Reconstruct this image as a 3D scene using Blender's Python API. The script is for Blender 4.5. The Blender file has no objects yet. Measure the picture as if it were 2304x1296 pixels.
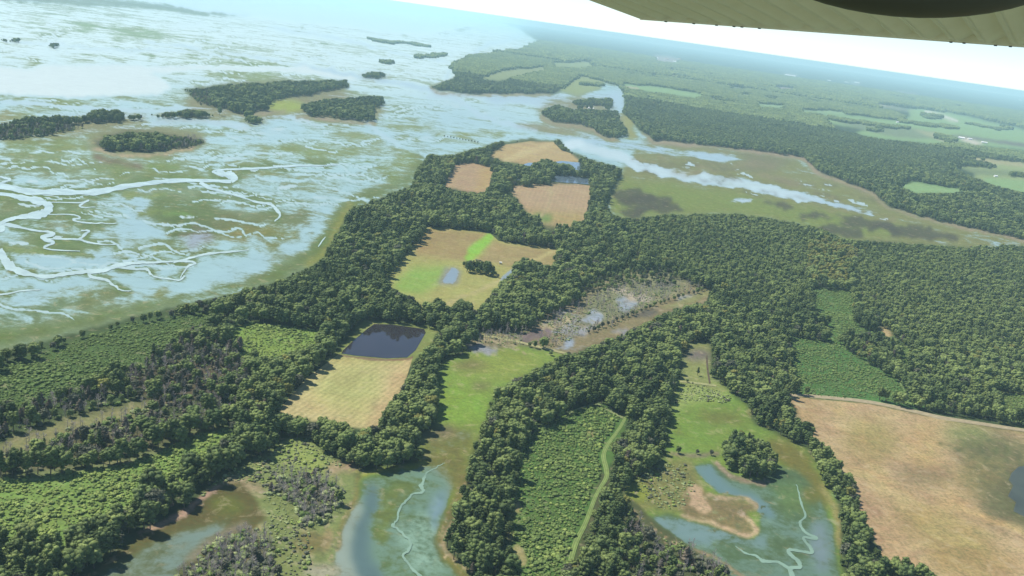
import bpy, bmesh, math, random
import numpy as np
from mathutils import Matrix, Vector
random.seed(7); rng = np.random.default_rng(7)
SC = bpy.context.scene; C = SC.collection
R = math.radians

# ------------------------------------------------------------------ camera
FOC = 2200.0; W0, H0 = 2304.0, 1296.0; HGT = 320.0
PITCH = R(15.3); ROLL = R(8.14)
cp, sp, ca, sa = math.cos(PITCH), math.sin(PITCH), math.cos(ROLL), math.sin(ROLL)
FW = np.array([0, cp, -sp]); X0 = np.array([1., 0, 0]); Y0 = np.array([0, sp, cp])
CX = ca*X0 + sa*Y0; CY = -sa*X0 + ca*Y0
CAM = np.array([0, 0, HGT])
cd = bpy.data.cameras.new('camera'); cam = bpy.data.objects.new('camera', cd); C.objects.link(cam)
cd.sensor_width = 36; cd.lens = 36*FOC/W0; cd.clip_start = 0.2; cd.clip_end = 200000
cam.matrix_world = Matrix(((CX[0], CY[0], -FW[0], 0), (CX[1], CY[1], -FW[1], 0), (CX[2], CY[2], -FW[2], HGT), (0, 0, 0, 1)))
SC.camera = cam

# ------------------------------------------------------------------ light
SUN_EL, SUN_AZ = R(54), R(-70)        # azimuth from +Y towards +X
wd = bpy.data.worlds.new('World'); SC.world = wd; wd.use_nodes = True
nt = wd.node_tree; bg = nt.nodes['Background']; sky = nt.nodes.new('ShaderNodeTexSky')
sky.sky_type = 'NISHITA'; sky.sun_disc = False; sky.sun_elevation = SUN_EL; sky.sun_rotation = SUN_AZ
sky.altitude = 1500; sky.air_density = .8; sky.dust_density = .25; sky.ozone_density = 2.0
nt.links.new(sky.outputs[0], bg.inputs[0]); bg.inputs[1].default_value = 0.095
sd = bpy.data.lights.new('sun', 'SUN'); sd.energy = 4.2; sd.angle = R(0.6); sd.color = (1.0, 0.94, 0.83)
sun = bpy.data.objects.new('sun', sd); C.objects.link(sun)
SUNV = Vector((math.sin(SUN_AZ)*math.cos(SUN_EL), math.cos(SUN_AZ)*math.cos(SUN_EL), math.sin(SUN_EL)))
sun.rotation_euler = SUNV.to_track_quat('Z', 'Y').to_euler()
sun.location = (0, 0, 2000)
vs = SC.view_settings; vs.view_transform = 'Standard'; vs.look = 'None'; vs.gamma = 1; vs.use_curve_mapping = False
vs.exposure = 0.86
HAZE_D = 5.6e-5
SC.cycles.volume_bounces = 2

# ------------------------------------------------------------------ picture <-> ground
def at(u, v, z=0.0):
    d = CX*((u-W0/2)/FOC) + CY*(-(v-H0/2)/FOC) + FW
    if d[2] > -0.004: d = d.copy(); d[2] = -0.004
    t = (z-HGT)/d[2]
    return CAM + d*t
def proj(P):
    Q = P-CAM
    x, y, z = Q@CX, Q@CY, Q@FW
    z = np.maximum(z, 1e-3)
    return W0/2 + FOC*x/z, H0/2 - FOC*y/z
def lin(c):
    c = np.asarray(c, float)/255
    return np.where(c <= .04045, c/12.92, ((c+.055)/1.055)**2.4)

# ------------------------------------------------------------------ land map (half photo resolution)
S = 0.5; U0, V0 = -420.0, -60.0; MW, MH = 1580, 800
def mk(poly, warp=0.0, win=None):
    """even-odd mask of a polygon over the map"""
    p = np.array(poly, float); p = (p-[U0, V0])*S
    x0, y0 = np.floor(p.min(0)-6-warp).astype(int); x1, y1 = np.ceil(p.max(0)+6+warp).astype(int)
    x0, y0 = max(x0, 0), max(y0, 0); x1, y1 = min(x1, MW), min(y1, MH)
    m = np.zeros((MH, MW), bool)
    if x1 <= x0 or y1 <= y0: return m
    X, Y = np.meshgrid(np.arange(x0, x1)+.5, np.arange(y0, y1)+.5)
    if warp:
        X = X + (WX[y0:y1, x0:x1]+.35*WX2[y0:y1, x0:x1])*warp*S; Y = Y + (WY[y0:y1, x0:x1]+.35*WY2[y0:y1, x0:x1])*warp*S
    ins = np.zeros(X.shape, bool)
    for i in range(len(p)):
        (xa, ya), (xb, yb) = p[i], p[i-1]
        if ya == yb: continue
        c = ((ya > Y) != (yb > Y)) & (X < (xb-xa)*(Y-ya)/(yb-ya)+xa)
        ins ^= c
    m[y0:y1, x0:x1] = ins
    if win is not None: return m[win[1]:win[3], win[0]:win[2]]
    return m
def blur(a, r):
    r = int(r)
    if r < 1: return a
    for ax in (0, 1):
        for _ in range(2):
            pad = [(0, 0)]*a.ndim; pad[ax] = (r+1, r)
            c = np.cumsum(np.pad(a, pad, mode='edge'), axis=ax)
            a = (np.take(c, range(2*r+1, c.shape[ax]), axis=ax)-np.take(c, range(0, c.shape[ax]-2*r-1), axis=ax))/(2*r+1)
    return a
def vnoise(x, y, seed=0):
    xi, yi = np.floor(x).astype(np.int64), np.floor(y).astype(np.int64)
    fx, fy = x-xi, y-yi; fx = fx*fx*(3-2*fx); fy = fy*fy*(3-2*fy)
    def h(a, b):
        n = (a*374761393 + b*668265263 + seed*974634777) & 0xffffffff
        n = ((n ^ (n >> 13))*1274126177) & 0xffffffff
        return ((n ^ (n >> 16)) & 0xffff)/65535.0
    return (h(xi, yi)*(1-fx)+h(xi+1, yi)*fx)*(1-fy)+(h(xi, yi+1)*(1-fx)+h(xi+1, yi+1)*fx)*fy
def fbm(x, y, o=4, seed=0):
    s, a, t = 0, 1.0, 0
    for i in range(o):
        s = s+a*vnoise(x*2**i, y*2**i, seed+i); t += a; a *= .5
    return s/t
PX, PY = np.meshgrid(U0+(np.arange(MW)+.5)/S, V0+(np.arange(MH)+.5)/S)
# world position of each map cell
_d = CX[None, None]*((PX-W0/2)/FOC)[..., None] + CY[None, None]*(-(PY-H0/2)/FOC)[..., None] + FW
_dz = np.minimum(_d[..., 2], -0.006); _t = -HGT/_dz
GX, GY = _d[..., 0]*_t, _d[..., 1]*_t
_ls = np.sqrt(GX**2+GY**2)/18.0                      # warp of about the same size in the picture everywhere
WX = (fbm(PX/22, PY/14, 3, 5)-.5)*2; WY = (fbm(PX/22, PY/14, 3, 9)-.5)*2
WX2 = (fbm(PX/6, PY/4.5, 2, 15)-.5)*2; WY2 = (fbm(PX/6, PY/4.5, 2, 19)-.5)*2
VEG = np.zeros((MH, MW, 3)); WAT = np.zeros((MH, MW, 3)); BIA = np.zeros((MH, MW))
def ell(cx, cy, rx, ry, rot=0, n=24):
    c, s = math.cos(R(rot)), math.sin(R(rot))
    return [(cx+rx*math.cos(a)*c-ry*math.sin(a)*s, cy+rx*math.cos(a)*s+ry*math.sin(a)*c) for a in np.linspace(0, 2*math.pi, n, endpoint=False)]
KA = 0.56
def P(poly, veg=None, wat=None, bias=None, fe=4, a=1.0, warp=5):
    if isinstance(poly[0], (int, float)): poly = ell(*poly)
    q = (np.array(poly, float)-[U0, V0])*S; pad = int(fe*S*4+warp+8)
    x0, y0 = np.maximum(np.floor(q.min(0)).astype(int)-pad, 0); x1, y1 = np.ceil(q.max(0)).astype(int)+pad; x1, y1 = min(x1, MW), min(y1, MH)
    if x1-x0 < 3 or y1-y0 < 3: return
    m = mk(poly, warp, (x0, y0, x1, y1)).astype(float)
    m = blur(m, fe*S)*a
    m3 = m[..., None]; sl = (slice(y0, y1), slice(x0, x1))
    if veg is not None: VEG[sl] = VEG[sl]*(1-m3)+lin(veg)*KA*m3
    if wat is not None: WAT[sl] = WAT[sl]*(1-m3)+lin(wat)*KA*m3
    if bias is not None: BIA[sl] = BIA[sl]*(1-m)+bias*m
def G(poly, col, fe=3, a=1.0, warp=4): P(poly, col, col, -.5, fe, a, warp)   # plain ground
def band(pts, w, sub=8):
    """ribbon polygon round a smoothed centre line, w one width or one per point"""
    p = np.array(pts, float); ws = np.full(len(p), w, float) if np.isscalar(w) else np.array(w, float)
    out, wo = [], []
    for i in range(len(p)-1):
        a, b, c, d = p[max(i-1, 0)], p[i], p[i+1], p[min(i+2, len(p)-1)]
        for t in np.linspace(0, 1, sub, endpoint=False):
            out.append(.5*((2*b)+(c-a)*t+(2*a-5*b+4*c-d)*t*t+(3*b-a-3*c+d)*t**3)); wo.append(ws[i]*(1-t)+ws[i+1]*t)
    out.append(p[-1]); wo.append(ws[-1])
    o = np.array(out); wo = np.array(wo)
    t = np.gradient(o, axis=0); t /= np.linalg.norm(t, axis=1)[:, None]+1e-9
    n = np.stack([-t[:, 1], t[:, 0]], 1)
    return o, wo, n
def B(pts, w, *a, **k):
    o, wo, n = band(pts, w)
    L = o+n*wo[:, None]/2; Rr = o-n*wo[:, None]/2
    P([tuple(q) for q in np.vstack([L, Rr[::-1]])], *a, **k)

# --- base: the flooded salt marsh
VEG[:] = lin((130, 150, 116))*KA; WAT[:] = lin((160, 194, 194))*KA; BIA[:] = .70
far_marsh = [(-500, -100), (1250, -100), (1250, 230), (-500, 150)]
P(far_marsh, (138, 162, 132), (214, 236, 232), .80, fe=60)  # white glare on the far water is put into its base colour
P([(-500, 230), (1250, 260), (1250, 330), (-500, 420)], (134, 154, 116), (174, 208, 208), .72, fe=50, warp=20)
# wet blue-grey sheets
for e in [(200, 585, 190, 40, -4), (640, 575, 95, 28, -14), (340, 470, 45, 60, 12), (290, 545, 60, 22, 20), (60, 690, 150, 30, -6), (330, 500, 60, 30), (250, 675, 70, 18, -8),
          (560, 610, 110, 18, -14), (700, 490, 60, 24, -20), (430, 640, 120, 16, -8), (880, 300, 160, 22, 5), (420, 300, 60, 14), (560, 290, 130, 22), (1050, 270, 120, 20, 12)]:
    P(e, None, (160, 192, 198), .95, fe=24, a=.65, warp=24)
# olive and green grass stands
for (e, c, al) in [((410, 470, 90, 32, -3), (92, 112, 52), .9), ((480, 505, 120, 26, -2), (106, 108, 58), .9), ((420, 505, 60, 24), (84, 108, 58), .9), ((560, 522, 75, 16, -6), (138, 126, 52), .95), ((600, 490, 100, 26, -8), (104, 112, 60), .75),
        ((640, 530, 60, 20, -12), (118, 124, 54), .9), ((400, 555, 90, 16), (108, 122, 56), .8), ((20, 455, 60, 22), (112, 122, 66), .8), ((120, 488, 70, 14, 6), (118, 128, 70), .7), ((110, 545, 90, 12, 6), (104, 124, 58), .8),
        ((150, 558, 60, 10), (104, 124, 58), .6), ((230, 672, 60, 13, -10), (104, 110, 52), .9), ((365, 655, 32, 10, -6), (124, 132, 56), .9), ((100, 690, 100, 12, -8), (88, 118, 76), .6), ((60, 710, 100, 12, -8), (88, 118, 76), .7),
        ((330, 385, 150, 18, 4), (112, 128, 58), .9), ((90, 325, 90, 18, -6), (116, 134, 62), .9), ((60, 375, 110, 16, 3), (114, 126, 74), .7), ((90, 218, 130, 8, 3), (124, 142, 58), .95), ((180, 232, 90, 6, 3), (124, 142, 70), .8),
        ((40, 140, 70, 6, -3), (128, 146, 72), .9), ((180, 140, 160, 5, 1), (130, 146, 78), .8), ((540, 142, 130, 6, 5), (136, 156, 92), .9), ((560, 168, 200, 12, 4), (134, 152, 88), .8), ((300, 222, 140, 9, 2), (124, 140, 92), .7),
        ((640, 236, 44, 12, 4), (150, 168, 76), 1), ((60, 250, 60, 12), (128, 140, 76), .7), ((15, 270, 30, 14), (140, 132, 72), .8), ((200, 60, 200, 8, 5), (142, 172, 130), .8), ((300, 75, 220, 7, 6), (138, 168, 120), .8), ((160, 20, 160, 6, 3), (132, 150, 128), .6),
        ((900, 370, 46, 24, -30), (124, 140, 56), .8), ((850, 395, 50, 14, -16), (112, 134, 62), .7), ((700, 345, 110, 14, -4), (124, 142, 62), .8), ((600, 360, 90, 12, -3), (122, 134, 60), .7), ((810, 310, 60, 9), (136, 148, 80), .7), ((1085, 303, 60, 9, -6), (132, 142, 62), .9),
        ((740, 280, 60, 8, 12), (130, 146, 82), .7), ((930, 290, 120, 8, 8), (138, 152, 88), .6), ((760, 370, 90, 10), (120, 134, 70), .7), ((580, 395, 80, 9), (120, 132, 72), .7), ((700, 420, 80, 9, -4), (118, 132, 74), .6), ((520, 372, 60, 6), (140, 146, 92), .7),
        ((840, 180, 60, 7), (132, 142, 96), .8), ((920, 175, 60, 8, 14), (134, 148, 98), .7), ((600, 115, 180, 7, 6), (140, 160, 120), .5), ((800, 110, 90, 6, 8), (142, 158, 128), .5), ((450, 115, 80, 6, 4), (140, 160, 128), .6)]:
    P(e, c, None, -.1, fe=8, a=al*.85, warp=30)
B([(-60, 770), (120, 740), (300, 697), (430, 668), (560, 640), (650, 605), (720, 560), (760, 500), (800, 450), (880, 425), (930, 395), (945, 350)], [36, 26, 20, 12, 20, 32, 34, 40, 28, 22, 20, 16], (100, 118, 60), None, -.3, fe=10, warp=14)
B([(690, 600), (740, 560), (765, 500), (795, 455)], [12, 20, 18, 10], (136, 140, 64), None, -.3, fe=6)
P((445, 530, 40, 14, -6), (120, 116, 98), (150, 162, 170), .55, fe=6, warp=24)
# pale lagoon, bay and big river
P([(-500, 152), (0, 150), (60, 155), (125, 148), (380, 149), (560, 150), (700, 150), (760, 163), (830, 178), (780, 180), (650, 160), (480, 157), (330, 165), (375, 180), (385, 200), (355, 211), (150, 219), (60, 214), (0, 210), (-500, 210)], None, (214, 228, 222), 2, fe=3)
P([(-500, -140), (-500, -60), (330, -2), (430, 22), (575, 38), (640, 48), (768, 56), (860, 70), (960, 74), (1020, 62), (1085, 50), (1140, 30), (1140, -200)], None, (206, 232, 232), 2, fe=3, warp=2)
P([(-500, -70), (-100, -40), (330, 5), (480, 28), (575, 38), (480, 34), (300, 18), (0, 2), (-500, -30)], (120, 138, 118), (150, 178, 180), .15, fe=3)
B([(700, 150), (800, 172), (920, 192), (1020, 222), (1080, 260), (1130, 278), (1210, 290)], [6, 9, 10, 9, 8, 8, 9], None, (178, 204, 210), 2, fe=3)
for q, w in [([(600, 60), (750, 84), (900, 120), (1010, 140)], 4), ([(300, 90), (500, 118), (700, 150)], 4), ([(20, 95), (250, 110), (420, 118), (560, 140)], 3), ([(1170, 85), (1100, 100), (1060, 125), (1020, 150), (1000, 180)], 5), ([(0, 230), (120, 236), (220, 244), (330, 250)], 8), ([(330, 250), (430, 240), (520, 250), (640, 262), (720, 285)], 7),
             ([(780, 225), (800, 250), (840, 290), (900, 330)], 6), ([(1230, 240), (1160, 222), (1080, 215), (960, 215)], 10), ([(340, 280), (400, 268), (470, 272), (560, 290)], 14)]:
    B(q, w, None, (180, 205, 210), 1.6, fe=3, a=.85)
P([(1085, 215), (1230, 205), (1300, 215), (1400, 200), (1410, 225), (1400, 250), (1230, 235), (1100, 235)], (130, 145, 100), (170, 196, 205), 1.1, fe=6)
CR = [([(-140, 405), (0, 418), (60, 430), (140, 432), (215, 432), (290, 418), (370, 408), (450, 406), (520, 408)], [16, 16, 14, 14, 16, 14, 10, 8, 10], 'wide pale main creek across the marsh'),
      ([(520, 408), (528, 400), (518, 394), (495, 390), (478, 386), (500, 382), (540, 380), (590, 378), (640, 374), (700, 372), (760, 371)], [10, 16, 18, 12, 5, 5, 5, 5, 6, 4, 2], 'upper bend of the main creek'),
      ([(450, 410), (470, 422), (505, 432), (540, 442), (575, 454), (610, 460), (622, 472), (630, 485), (618, 498)], [10, 8, 5, 5, 5, 8, 8, 5, 3], 'thin creek winding towards the peninsula'),
      ([(-60, 405), (-10, 398), (10, 400), (22, 404), (10, 409), (0, 412)], [4, 4, 5, 7, 5, 6], 'hooked tip of a creek at the left edge'),
      ([(-120, 432), (0, 436), (45, 444), (85, 452), (108, 462), (108, 472), (92, 482), (55, 487), (20, 494), (-20, 508), (-120, 520)], [6, 8, 12, 18, 22, 24, 20, 12, 9, 9, 9], 'hairpin creek bend in the left marsh'),
      ([(110, 455), (180, 456), (200, 450), (180, 462), (185, 466), (215, 466)], [2, 3, 3, 5, 3, 2], 'small creeklet right of the hairpin bend'), ([(110, 482), (165, 483), (180, 490), (165, 494), (190, 501), (230, 502), (262, 503)], [2, 3, 4, 5, 4, 3, 2], 'small winding creeklet below the hairpin bend'),
      ([(-40, 520), (5, 515), (0, 505), (30, 508), (75, 518), (112, 522), (120, 527), (95, 533), (105, 540), (122, 546), (100, 556), (120, 562), (180, 565)], [10, 16, 10, 8, 5, 6, 8, 10, 10, 6, 6, 3, 2], 'zigzag creek in the lower left marsh'),
      ([(105, 538), (150, 538), (178, 538), (190, 528), (200, 520), (182, 518)], [3, 4, 5, 7, 6, 3], 'forked creek branch in the lower left marsh'), ([(178, 538), (200, 545), (225, 549), (262, 550)], [5, 5, 3, 2], 'tail of the forked creek branch'),
      ([(0, 560), (6, 575), (20, 596), (50, 612), (100, 622), (150, 616), (195, 611), (235, 608), (262, 598), (300, 592), (350, 590), (390, 588)], [12, 20, 22, 14, 10, 11, 10, 10, 12, 8, 5, 5], 'broad creek loop near the lower left wood'),
      ([(262, 600), (300, 605), (330, 606), (338, 615), (350, 623), (385, 628), (405, 630), (415, 620)], [8, 5, 6, 5, 4, 4, 4, 5], 'creek loop right of the broad creek'),
      ([(390, 588), (420, 588), (440, 592), (425, 598), (415, 610), (405, 625)], [5, 6, 4, 5, 4, 3], 'closing arm of the creek loop'), ([(390, 590), (430, 580), (470, 570), (520, 566), (560, 562)], [5, 5, 5, 4, 2], 'thin creek reaching right from the loop'),
      ([(200, 612), (205, 622), (240, 630), (250, 638), (262, 645), (270, 652), (295, 655)], [8, 8, 6, 6, 6, 4, 2], 'side creek below the broad loop'), ([(-20, 664), (20, 660), (50, 654), (90, 652)], [5, 4, 3, 2], 'creeklet at the left edge near the wood'),
      ([(716, 555), (722, 546), (728, 538), (732, 533)], [2, 3, 2.5, 2], 'short creek stub beside the wooded shore')]
for p_, w_, l_ in CR:
    B(p_, [x+14 for x in w_], (98, 122, 66), None, -.05, fe=5, a=.75, warp=12)
# fine channels and pools between the grass stands
crg = np.random.default_rng(11)
for q in range(230):
    y0 = 60+620*crg.random()**1.2; x0 = -60+1050*crg.random()
    if y0 > 700-.33*max(x0, 0) or (150 < y0 < 215 and x0 < 380): continue
    sc_ = .25+y0/420; n_ = crg.integers(4, 9); ang = crg.normal()*.12+.06; pts = [(x0, y0)]
    for k in range(n_): pts.append((pts[-1][0]+crg.uniform(8, 22)*sc_*1.3, pts[-1][1]+math.tan(ang)*14*sc_+crg.normal()*4.2*sc_))
    w0 = crg.uniform(1.6, 3.6)*sc_**.7
    if crg.random() < .5: B(pts, list(np.linspace(w0+5*sc_, 3, len(pts))), (104, 128, 74), None, -.05, fe=3, a=.6, warp=6)
    B(pts, list(np.linspace(w0, 1.0, len(pts))), None, (184, 208, 206), 2.0, fe=1, a=.85, warp=3)
for q in range(150):
    y0 = 40+560*crg.random()**1.3; x0 = -60+1200*crg.random()
    if y0 > 640-.33*max(x0, 0) or (150 < y0 < 215 and x0 < 380): continue
    sc_ = .3+y0/420
    if crg.random() < .45: P((x0, y0, crg.uniform(5, 22)*sc_, crg.uniform(1, 2.6)*sc_, crg.normal()*5), None, (190, 210, 208), 1.8, fe=1.5, a=.8, warp=5)
    else: P((x0, y0, crg.uniform(20, 60)*sc_, crg.uniform(2, 5)*sc_, crg.normal()*4+3), (112+20*crg.random(), 134+14*crg.random(), 78), None, -.1, fe=3, a=.7, warp=10)
# land base (mainland and peninsula)
DRK = (68, 84, 50)
LANDA = [(1085, 36), (1140, 50), (1190, 76), (1215, 95), (1180, 112), (1060, 125), (1015, 150), (1030, 172), (965, 200), (1060, 212), (1240, 210), (1265, 203), (1300, 180), (1345, 178), (1390, 192), (1412, 215), (1400, 255), (1440, 292), (1470, 315), (1540, 322), (1700, 340), (1810, 356), (1830, 380), (1900, 410), (1960, 430), (1995, 462), (2100, 495), (2220, 522), (2304, 540), (2900, 640), (2900, -100), (1085, -100)]
G(LANDA, (54, 74, 48), fe=3)
PEN = [(-500, 860), (-60, 800), (120, 762), (300, 712), (430, 682), (560, 655), (650, 625), (720, 590), (760, 520), (790, 470), (880, 440), (935, 415), (940, 375), (965, 352), (1020, 350), (1080, 336), (1120, 322), (1200, 312), (1262, 318), (1280, 340), (1310, 352), (1390, 378), (1400, 392), (1365, 440), (1370, 478), (1400, 494), (1500, 484), (1650, 480), (1780, 500), (1860, 515), (1900, 535), (2304, 545), (2900, 640), (2900, 1700), (-500, 1700)]
G(PEN, DRK, fe=3)
# the creek valley right of the peninsula
RV = [(1400, 400), (1415, 360), (1440, 330), (1530, 325), (1620, 335), (1700, 345), (1800, 362), (1830, 388), (1960, 432), (2000, 465), (2100, 497), (2304, 542), (2500, 580), (2304, 565), (1900, 540), (1850, 515), (1780, 500), (1640, 478), (1500, 483), (1400, 493), (1370, 470), (1375, 430)]
P(RV, (126, 130, 76), (160, 190, 196), .05, fe=4)
P([(1380, 440), (1400, 400), (1500, 410), (1640, 430), (1760, 455), (1900, 480), (2000, 500), (2100, 520), (1900, 535), (1780, 500), (1640, 478), (1500, 483), (1400, 493), (1370, 470)], (122, 138, 66), None, -.3, fe=8)
P([(1470, 330), (1560, 340), (1700, 345), (1790, 360), (1720, 390), (1600, 370), (1500, 350)], (118, 116, 82), None, -.2, fe=8)
P([(1265, 314), (1330, 322), (1400, 342), (1440, 366), (1500, 378), (1570, 386), (1700, 408), (1790, 432), (1855, 450), (1800, 456), (1780, 448), (1680, 426), (1560, 408), (1440, 390), (1400, 366), (1340, 346), (1280, 332)], None, (192, 214, 216), 1.6, fe=2.5, warp=6)
for q in range(70):
    x_ = 1440+crg.random()*560; y_ = 345+(x_-1440)*.24+crg.normal()*22
    G((x_, y_, crg.uniform(8, 40), crg.uniform(1.5, 4), 9+crg.normal()*5), [(110, 104, 78), (92, 88, 68), (128, 136, 70), (146, 136, 104)][crg.integers(0, 4)], fe=2, a=.55, warp=9)
    if q % 3 == 0: P((x_, y_, crg.uniform(6, 24), crg.uniform(1, 2.4), 10), None, (192, 214, 216), 1.7, fe=1.5, a=.8, warp=6)
P([(1210, 286), (1300, 300), (1400, 318), (1500, 330), (1640, 345), (1690, 360), (1620, 362), (1540, 352), (1440, 340), (1330, 325), (1240, 305)], (128, 140, 82), (165, 194, 204), .85, fe=5)
P((1290, 325, 26, 10, -10), None, (200, 220, 222), 2, fe=3)
P((1600, 352, 60, 6, 5), None, (170, 196, 205), 1.5, fe=4, a=.9)
for e in [(1665, 452, 30, 5, 2), (1900, 466, 40, 5, 12), (1830, 448, 30, 4, 20), (1950, 480, 22, 3, 15)]: P(e, None, (178, 200, 208), 1.4, fe=3, a=.8)
for e in [(1425, 440, 45, 14, 8), (1450, 455, 55, 12, 3), (1480, 472, 50, 8, -3), (1430, 478, 30, 8), (1745, 460, 36, 5, 3), (1960, 505, 65, 11, 8), (1890, 520, 45, 10, 6), (1830, 488, 30, 5, 5), (2060, 522, 90, 9, 8)]:
    G((e[0], e[1], e[2]*1.1, e[3]*1.35)+tuple(e[4:]), (74, 70, 58), fe=2.5, a=.85, warp=13)
for e in [(1230, 290, 70, 8, 8), (1500, 322, 60, 6, 5)]: G(e, (140, 128, 104), fe=4, a=.6)
# --- far mainland fields
GF, TN, OLV = (138, 172, 112), (170, 165, 122), (138, 150, 98)
for poly, c in [([(1075, 176), (1120, 160), (1230, 148), (1232, 160), (1190, 168), (1120, 182)], OLV), ([(1240, 140), (1330, 137), (1340, 150), (1290, 154), (1245, 150)], (140, 158, 104)), ([(1255, 200), (1300, 172), (1360, 178), (1350, 200), (1300, 214)], (142, 156, 96)),
                ([(1395, 188), (1500, 196), (1590, 214), (1570, 222), (1480, 210), (1410, 200)], GF), ([(1700, 233), (1768, 238), (1768, 245), (1700, 240)], (150, 182, 130)), ([(1800, 246), (1905, 252), (1900, 259), (1800, 252)], (150, 182, 130)),
                ([(1560, 242), (1610, 250), (1600, 262), (1560, 256)], (146, 148, 120)), ([(1480, 222), (1512, 236), (1505, 244), (1470, 238)], TN),
                ([(1855, 256), (1930, 260), (2020, 272), (2050, 262), (2040, 245), (2080, 244), (2160, 258), (2304, 292), (2700, 380), (2700, 400), (2304, 338), (2200, 326), (2150, 320), (2100, 324), (1990, 314), (1920, 300), (1960, 292), (1860, 276)], GF),
                ([(1860, 266), (1900, 268), (2100, 296), (2150, 316), (2020, 310), (1950, 296)], (122, 140, 104)), ([(2080, 250), (2092, 248), (2150, 268), (2160, 274), (2140, 274)], (200, 206, 180)), ([(1960, 226), (2000, 238), (2060, 250), (2040, 250), (1980, 240)], (150, 160, 130)),
                ([(2120, 306), (2160, 304), (2304, 322), (2700, 380), (2700, 396), (2304, 332), (2220, 318)], (104, 96, 92)), ([(2165, 308), (2215, 322), (2200, 326), (2160, 316)], (214, 206, 190)), ([(2050, 290), (2110, 300), (2160, 318), (2130, 322), (2080, 302)], (168, 170, 128)),
                ([(2150, 350), (2230, 358), (2304, 366), (2700, 430), (2700, 560), (2304, 434), (2240, 420), (2190, 400), (2200, 386), (2150, 372)], (150, 166, 108)), ([(2160, 376), (2304, 386), (2304, 398), (2200, 394)], (122, 138, 94)), ([(2150, 350), (2304, 366), (2304, 376), (2170, 362)], TN),
                ([(2015, 416), (2060, 407), (2120, 420), (2210, 426), (2140, 436), (2060, 436)], GF), ([(2210, 400), (2304, 405), (2500, 440), (2500, 470), (2304, 436), (2230, 424)], GF)]:
    G(poly, c, fe=2, warp=2)
for e, c in [((1500, 135, 32, 8, 4), (176, 160, 158)), ((1765, 200, 28, 3, 3), (168, 150, 150)), ((2040, 210, 26, 2.5, 3), (168, 150, 150)), ((1660, 198, 24, 2.5, 3), (138, 160, 130)), ((1880, 211, 18, 2, 3), (138, 160, 130)), ((1780, 171, 20, 2.5, 3), (180, 180, 180)), ((1925, 186, 14, 2.5, 3), (190, 190, 190)), ((1630, 182, 30, 2, 3), (140, 150, 130)), ((1870, 356, 14, 4), (170, 160, 130)), ((1985, 232, 26, 3, 8), (178, 160, 140))]:
    G(e, c, fe=2, a=.8)
for q, w in [([(1560, 165), (1700, 180), (1860, 200), (2100, 230)], 2), ([(1600, 215), (1700, 228), (1850, 240), (1990, 250)], 2)]: B(q, w, (130, 150, 120), (130, 150, 120), -.5, fe=2, a=.5)
FST = []
for q in range(46):
    x_ = crg.uniform(1380, 2304); yh = 40+.143*(x_-1152); y_ = yh+crg.uniform(42, 150)
    if x_ > 1850 and y_ > 248: continue
    if y_ > 250+(x_-1400)*.05: continue
    L_ = crg.uniform(14, 60)*(y_-yh)/90; h_ = crg.uniform(1.5, 4)*(y_-yh)/90
    FST.append([(x_, y_), (x_+L_, y_+L_*.13), (x_+L_*.95, y_+L_*.13+h_), (x_-3, y_+h_)])
    G(FST[-1], [(158, 180, 140), (176, 172, 140), (140, 158, 118), (168, 150, 134)][crg.integers(0, 4)], fe=1, warp=1)
# marsh islands rims
for e in [(600, 225, 190, 42, -2), (770, 248, 100, 28), (330, 318, 135, 32), (150, 285, 190, 22, -6), (420, 262, 90, 8), (570, 272, 28, 8), (840, 172, 34, 8), (1310, 262, 105, 36, 10), (1330, 235, 52, 14)]:
    P(e, (132, 126, 88), (160, 176, 176), -.1, fe=8, a=.8, warp=6)
G([(415, 200), (560, 188), (780, 184), (788, 196), (690, 212), (600, 222), (600, 245), (540, 252), (460, 235)], (62, 62, 46), fe=4)
G([(210, 322), (260, 300), (330, 296), (460, 316), (440, 330), (330, 340), (230, 336)], (60, 58, 44), fe=4)
B([(205, 335), (270, 348), (340, 350), (440, 332)], 4, (190, 168, 140), (190, 168, 140), -.5, fe=2)
B([(210, 350), (260, 364), (320, 374)], 10, (120, 104, 84), (150, 150, 140), 0, fe=4)
P((640, 238, 46, 13, 4), (150, 166, 72), None, -.5, fe=4)
P([(1400, 255), (1450, 262), (1420, 288), (1440, 310), (1415, 312), (1400, 285)], (146, 148, 84), None, -.4, fe=5)

B([(1445, 300), (1475, 318), (1540, 325), (1620, 330), (1700, 342), (1810, 358), (1832, 384), (1900, 412), (1960, 433), (1998, 465), (2100, 497), (2220, 524), (2304, 542), (2500, 580)], [4, 5, 6, 6, 9, 10, 9, 7, 5, 5, 5, 6, 6, 6], (156, 140, 116), (156, 140, 116), -.5, fe=3)
B([(1020, 150), (1035, 172), (970, 203), (1060, 214), (1240, 212)], 5, (150, 140, 116), (150, 140, 116), -.3, fe=3)
B([(1215, 262), (1240, 277), (1330, 290), (1355, 308), (1395, 318)], 6, (150, 138, 112), (150, 138, 112), -.4, fe=3)
B([(668, 266), (770, 272), (845, 280)], 5, (156, 142, 124), (156, 142, 124), -.4, fe=3); B([(540, 258), (600, 254), (640, 248)], 5, (150, 140, 118), (150, 140, 118), -.4, fe=3)
for e_ in [(1760, 405, 50, 8, 14), (1700, 370, 50, 6), (1600, 340, 40, 4, 8), (1540, 392, 30, 4, 6)]: G(e_, (138, 128, 96), fe=5, a=.7, warp=10)
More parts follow.
